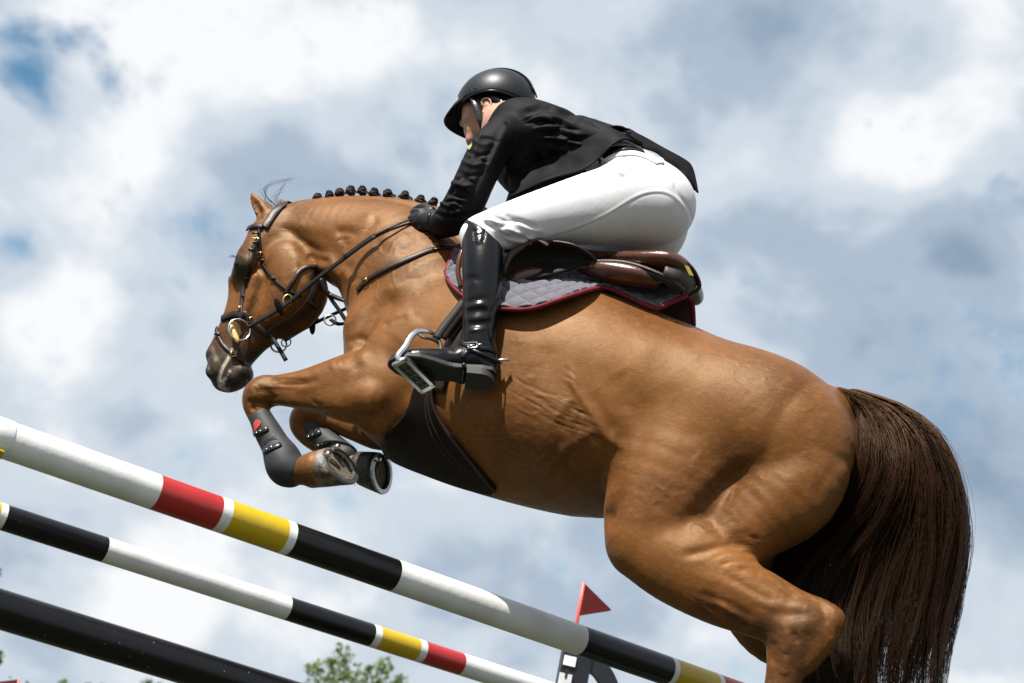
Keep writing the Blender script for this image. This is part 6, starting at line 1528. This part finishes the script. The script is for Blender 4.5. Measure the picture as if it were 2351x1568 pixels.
# sole frame of the near foot
T_, H_ = P(890, 836, .445), P(1137, 866, .338); SA = T_ - H_; SLEN = np.linalg.norm(SA); SA /= SLEN
SB_ = P(1000, 873, .355) - P(1000, 817, .441); SB_ -= SA * (SB_ @ SA); SBW = np.linalg.norm(SB_); SB_ /= SBW
SNv = np.cross(SA, SB_); SNv = SNv if SNv @ (CAMH - T_) > 0 else -SNv
def boots():
    halfw = [(0, .018), (.03, .032), (.12, .036), (.30, .032), (.42, .031), (.60, .043), (.72, .048), (.84, .044), (.93, .032), (.985, .014), (1.0, .004)]
    hx = np.array([a for a, b in halfw]); hy = np.array([b for a, b in halfw])
    for side in (1, -1):
        fl = np.array([1, side, 1.0])
        lo, hi = bounds([(870, 780, .46), (1180, 900, .34), (1110, 490, .33), (900, 860, .40)], .09)
        if side < 0: lo, hi = lo.copy(), hi.copy(); lo[1], hi[1] = -hi[1], -lo[1]
        s = Sdf(lo, hi, .0045)
        def A(ch, k, sub=5, cut=False):
            rows = []
            for q in ch:
                c = P(q[0], q[1], q[3]); rows.append((c[0], c[1] * side, c[2], q[2] * pxm(c), q[4]))
            s.add(rows, k, sub, raw=True, cut=cut)
        A([(1106, 530, 45, .312, .95), (1108, 560, 48, .322, .95), (1108, 610, 48, .332, .98), (1107, 660, 45, .333, 1), (1105, 710, 43, .333, 1), (1101, 755, 40, .332, 1), (1099, 785, 41, .332, 1), (1104, 810, 38, .332, 1)], .02)
        # open top, dipping behind the knee
        A([(1075, 462, 42, .312, 3), (1150, 520, 40, .312, 3), (1180, 540, 40, .312, 3)], .006, 3, True)
        def F_(t, h, w, r): c = H_ + SA * SLEN * t - SNv * h - SB_ * w; return (c[0], c[1] * side, c[2], r, 1.0)
        s.add([F_(.10, .040, .0, .036), F_(.22, .055, .0, .044), F_(.36, .050, .0, .043), F_(.52, .038, .0, .036), F_(.70, .027, .0, .032), F_(.84, .024, 0, .028), F_(.92, .020, 0, .021)], .02, 5, raw=True)
        s.add([F_(.55, .026, .014, .026), F_(.72, .024, .017, .026), F_(.84, .020, .012, .022)], .02, 3, raw=True); s.add([F_(.55, .026, -.014, .026), F_(.72, .024, -.017, .026), F_(.84, .020, -.012, .022)], .02, 3, raw=True)
        V, F = s.extract(); d = ((V * fl - H_) @ SNv); foot = (((V * fl - H_) @ SA) > -.02) & (V[:, 2] < P(1000, 770, .3)[2])
        V = V + (np.where(foot & (d > 0), -d, 0))[:, None] * (SNv * fl)                # flatten against the sole
        V = relax(V, F, 2)
        if side > 0:
            MK = [(c3([(640, 690), (720, 665), (800, 660)]), 7, -.0045), (c3([(640, 720), (720, 700), (790, 700)]), 7, .0045), (c3([(650, 750), (730, 735), (800, 745)]), 7, -.0045), (c3([(640, 790), (730, 790), (820, 770)]), 7, .004), (c3([(660, 830), (740, 820), (830, 810)]), 7, -.0045), (c3([(650, 870), (740, 860), (830, 850)]), 5, .005), (c3([(880, 420), (880, 560), (850, 660), (810, 760), (795, 850), (810, 940)]), 4, -.004), (c3([(630, 560), (680, 530), (740, 540)]), 8, -.004), (c3([(800, 900), (840, 940), (850, 980)]), 6, -.005), (c3([(480, 950), (540, 960), (600, 1000)]), 7, -.004),
                  (c2([(545, 1170), (555, 1230), (560, 1270)]), 3.5, -.003), (c2([(630, 1170), (615, 1230), (605, 1270)]), 3.5, -.003), (c2([(555, 1245), (580, 1255), (612, 1245)]), 3, .003), (c2([(558, 1260), (580, 1270), (608, 1260)]), 3, .003), (c2([(560, 1230), (580, 1240), (614, 1230)]), 3, .003)]
            V = emboss(V, F, MK)
        b = mesh('boot', V, F, BOOT, MAN)
        # sole: ribbed forepart, waist and heel block
        n = 40; ts = (1 - np.cos(np.linspace(0, math.pi, n))) / 2; w = np.interp(ts, hx, hy); vs = []; fs = []
        def sp(t, x, z): return (H_ + SA * SLEN * t + SB_ * x + SNv * z) * fl
        for z in (-.010, .004):
            for i in range(n): off = .004 * math.sin(ts[i] * 5); vs += [sp(ts[i], w[i] + off, z), sp(ts[i], -w[i] + off, z)]
        o2 = 2 * n
        for i in range(n - 1): fs += [(2 * i, 2 * i + 1, 2 * i + 3, 2 * i + 2), (o2 + 2 * i + 2, o2 + 2 * i + 3, o2 + 2 * i + 1, o2 + 2 * i), (2 * i, 2 * i + 2, o2 + 2 * i + 2, o2 + 2 * i), (2 * i + 3, 2 * i + 1, o2 + 2 * i + 1, o2 + 2 * i + 3)]
        fs += [(0, o2, o2 + 1, 1), (2 * n - 2, 2 * n - 1, o2 + 2 * n - 1, o2 + 2 * n - 2)]
        so_ = mesh('sole', vs, fs, RUB, b, smooth=False)
        hb = MB(); k = 16; ring = []
        for z in (.003, .028):
            for i in range(k + 1):
                a = math.pi * i / k; x = math.cos(a) * .034; t = .14 - math.sin(a) * .135; hb.v.append(tuple(sp(t, x, z)))
            hb.v += [tuple(sp(.27, -.033, z)), tuple(sp(.27, .033, z))]
        m_ = k + 3
        hb.f += [tuple(range(m_)), tuple(range(2 * m_ - 1, m_ - 1, -1))] + [(i, (i + 1) % m_, m_ + (i + 1) % m_, m_ + i) for i in range(m_)]
        hb.build('heel', RUB, b, smooth=False)
        rb = MB()
        for i in range(26):
            t = .36 + i * .022
            ww = np.interp(t, hx, hy) * .94
            rb.box(sp(t, .004 * math.sin(t * 5), .0052), SA * fl * .0018, SB_ * fl * ww, SNv * fl * .0014)
        tag(rb.build('tread_rib', RUB, b, smooth=False), kind='stuff')
        if side < 0: continue
        bvb = BVHTree.FromPolygons([tuple(v) for v in V], [tuple(f) for f in F.tolist()])
        # crest badge, spur with strap and buckle
        h_, n_ = hit(*c2([(585, 1203)])[0], bvb)
        if h_ is not None:
            ux = IX - n_ * (IX @ n_); ux /= np.linalg.norm(ux); uy = IY - n_ * (IY @ n_); uy /= np.linalg.norm(uy)
            sh = [(x * .72, y * .72) for x, y in [(-.011, .009), (-.004, .007), (0, .010), (.004, .007), (.011, .009), (.010, -.003), (.005, -.008), (0, -.011), (-.005, -.008), (-.010, -.003)]]
            vs = [h_ + ux * x + uy * y + n_ * .0005 for x, y in sh] + [h_ + ux * x * .8 + uy * y * .8 + n_ * .004 for x, y in sh] + [h_ + n_ * .005]; q = len(sh)
            mesh('crest', vs, [(i, (i + 1) % q, q + (i + 1) % q, q + i) for i in range(q)] + [(q + i, q + (i + 1) % q, 2 * q) for i in range(q)], STEEL, b, smooth=False)
            bd = [(-.024, .022), (-.011, .013), (.011, .013), (.024, .022), (.021, -.006), (.016, -.026), (.008, -.031), (-.008, -.031), (-.016, -.026), (-.021, -.006)]
            pts = []
            for x, y in bd:
                hh = bvb.find_nearest(Vector(h_ + ux * x + uy * y)); pts.append(np.array(hh[0]) + np.array(hh[1]) * .001)
            mb = MB(); mb.tube(pts + [pts[0]], .0010, 6); mb.build('crest_border', BOOT, b)
        def strp(path, wd, m=BOOT, nm='spur_strap'):
            ps, ns = [], []
            for x, y in catmull(np.array(c3(path)), 5):
                h_, n_ = hit(x, y, bvb)
                if h_ is not None: ps.append(h_ + n_ * .001); ns.append(n_)
            if len(ps) > 2: mb = MB(); mb.ribbon(ps, ns, wd, .005); return mb.build(nm, m, b)
        strp([(560, 905), (600, 920), (640, 960), (680, 985), (740, 985), (800, 990), (860, 1020)], .014); strp([(680, 985), (650, 1010), (620, 1045)], .014)
        under = [sp(.30, -.036, -.004), sp(.30, -.030, .006), sp(.30, 0, .006), sp(.30, .034, .006)]; mb = MB(); mb.ribbon(catmull(under, 4), [SNv] * 13, .013, .004); mb.build('spur_strap', BOOT, b)
        h_, n_ = hit(*c3([(678, 973)])[0], bvb)
        if h_ is not None:
            d = IX - n_ * (IX @ n_) + IY * .0; d /= np.linalg.norm(d); e_ = np.cross(n_, d); mb = MB(); q = h_ + n_ * .010
            mb.tube([q + d * .020 + e_ * .009, q - d * .018 + e_ * .010, q - d * .018 - e_ * .010, q + d * .020 - e_ * .009, q + d * .020 + e_ * .009], .0022, 6); mb.tube([q + d * .02, q + d * .034], .003, 6); mb.tube([q - d * .01, q + d * .014], .0022, 6); mb.build('buckle', STEEL, b)
        a_, b_ = P(1140, 828, .342), P(1167, 825, .327); mb = MB(); mb.tube([a_, a_ * .45 + b_ * .55, b_], [.005, .0045, .0065], 10); mb.build('spur', STEEL, b)
        mb = MB(); q = catmull([P(1075, 800, .390), P(1110, 815, .384), P(1140, 829, .354), P(1148, 834, .322)], 5); mb.ribbon(q, [np.array([-.3, 1, -.1])] * len(q), .011, .005); mb.build('spur_band', BOOT, b)
boots()

def stirrup():
    t = thing('stirrup_iron', 'polished steel stirrup iron under the ball of the rider boot', 'stirrup', P(950, 855, .3))
    # tread: a grated plate across the ball of the foot
    a, b = P(917, 822, .475) + SNv * .010, P(985, 888, .362) + SNv * .010
    ay = b - a; L = np.linalg.norm(ay); ay /= L; ax = SA - ay * (SA @ ay); ax /= np.linalg.norm(ax); n = np.cross(ax, ay); n = n if n @ (CAMH - a) > 0 else -n; c = (a + b) / 2
    GRN = mat('tread_metal', (.13, .15, .13), .4, metal=.8, var=.4, vscale=60)
    mb = MB(); hw = .026
    for s_ in (-1, 1):
        mb.box(c + ax * s_ * hw * .82, ax * .005, ay * L / 2, n * .006)
    mb.box(c + ay * (L / 2 - .006), ax * hw, ay * .006, n * .006); mb.box(c - ay * (L / 2 - .006), ax * hw, ay * .006, n * .006); mb.build('tread_frame', STEEL, t, smooth=False)
    mb = MB(); mb.box(c - n * .002, ax * hw * .8, ay * (L / 2 - .01), n * .0015); mb.build('tread_plate', GRN, t, smooth=False)
    mb = MB()
    for i in range(5): mb.box(c + ay * L * (-.36 + .18 * i) + n * .001, ax * hw * .7, ay * .0035, n * .003)
    for i in range(3): mb.box(c + ax * hw * (-.5 + .5 * i) + n * .002, ax * .002, ay * L * .44, n * .002)
    mb.build('tread_grating', GRN, t, smooth=False)
    # arch over the instep
    top = P(985, 762, .395)
    q = catmull([c - ay * (L / 2 - .004), c - ay * (L / 2 + .006) - n * .016, P(930, 796, .468), P(944, 772, .452), P(962, 760, .425), top, P(1002, 772, .365), P(1012, 800, .350), P(1012, 840, .345), c + ay * (L / 2 + .006) - n * .02, c + ay * (L / 2 - .004)], 6)
    mb = MB(); tn = np.gradient(q, axis=0); mb.tube(q, .0062, 10, flat=1.5, up=SA); mb.build('arch', STEEL, t)
    ey = catmull([P(958, 764, .43), P(970, 774, .42), P(985, 777, .395), P(1000, 783, .372), P(1008, 790, .355)], 4); mb = MB(); mb.tube(ey, .0048, 8); mb.build('leather_bar', STEEL, t)
    m2 = MB(); qq = catmull([c - ay * (L / 2 - .002) + n * .004 + ax * .02, c - ay * (L / 2 - .002) + n * .007, c - ay * (L / 2 - .002) + n * .004 - ax * .02], 3); m2.tube(qq, .005, 8); m2.build('branch_foot', STEEL, t)
stirrup()
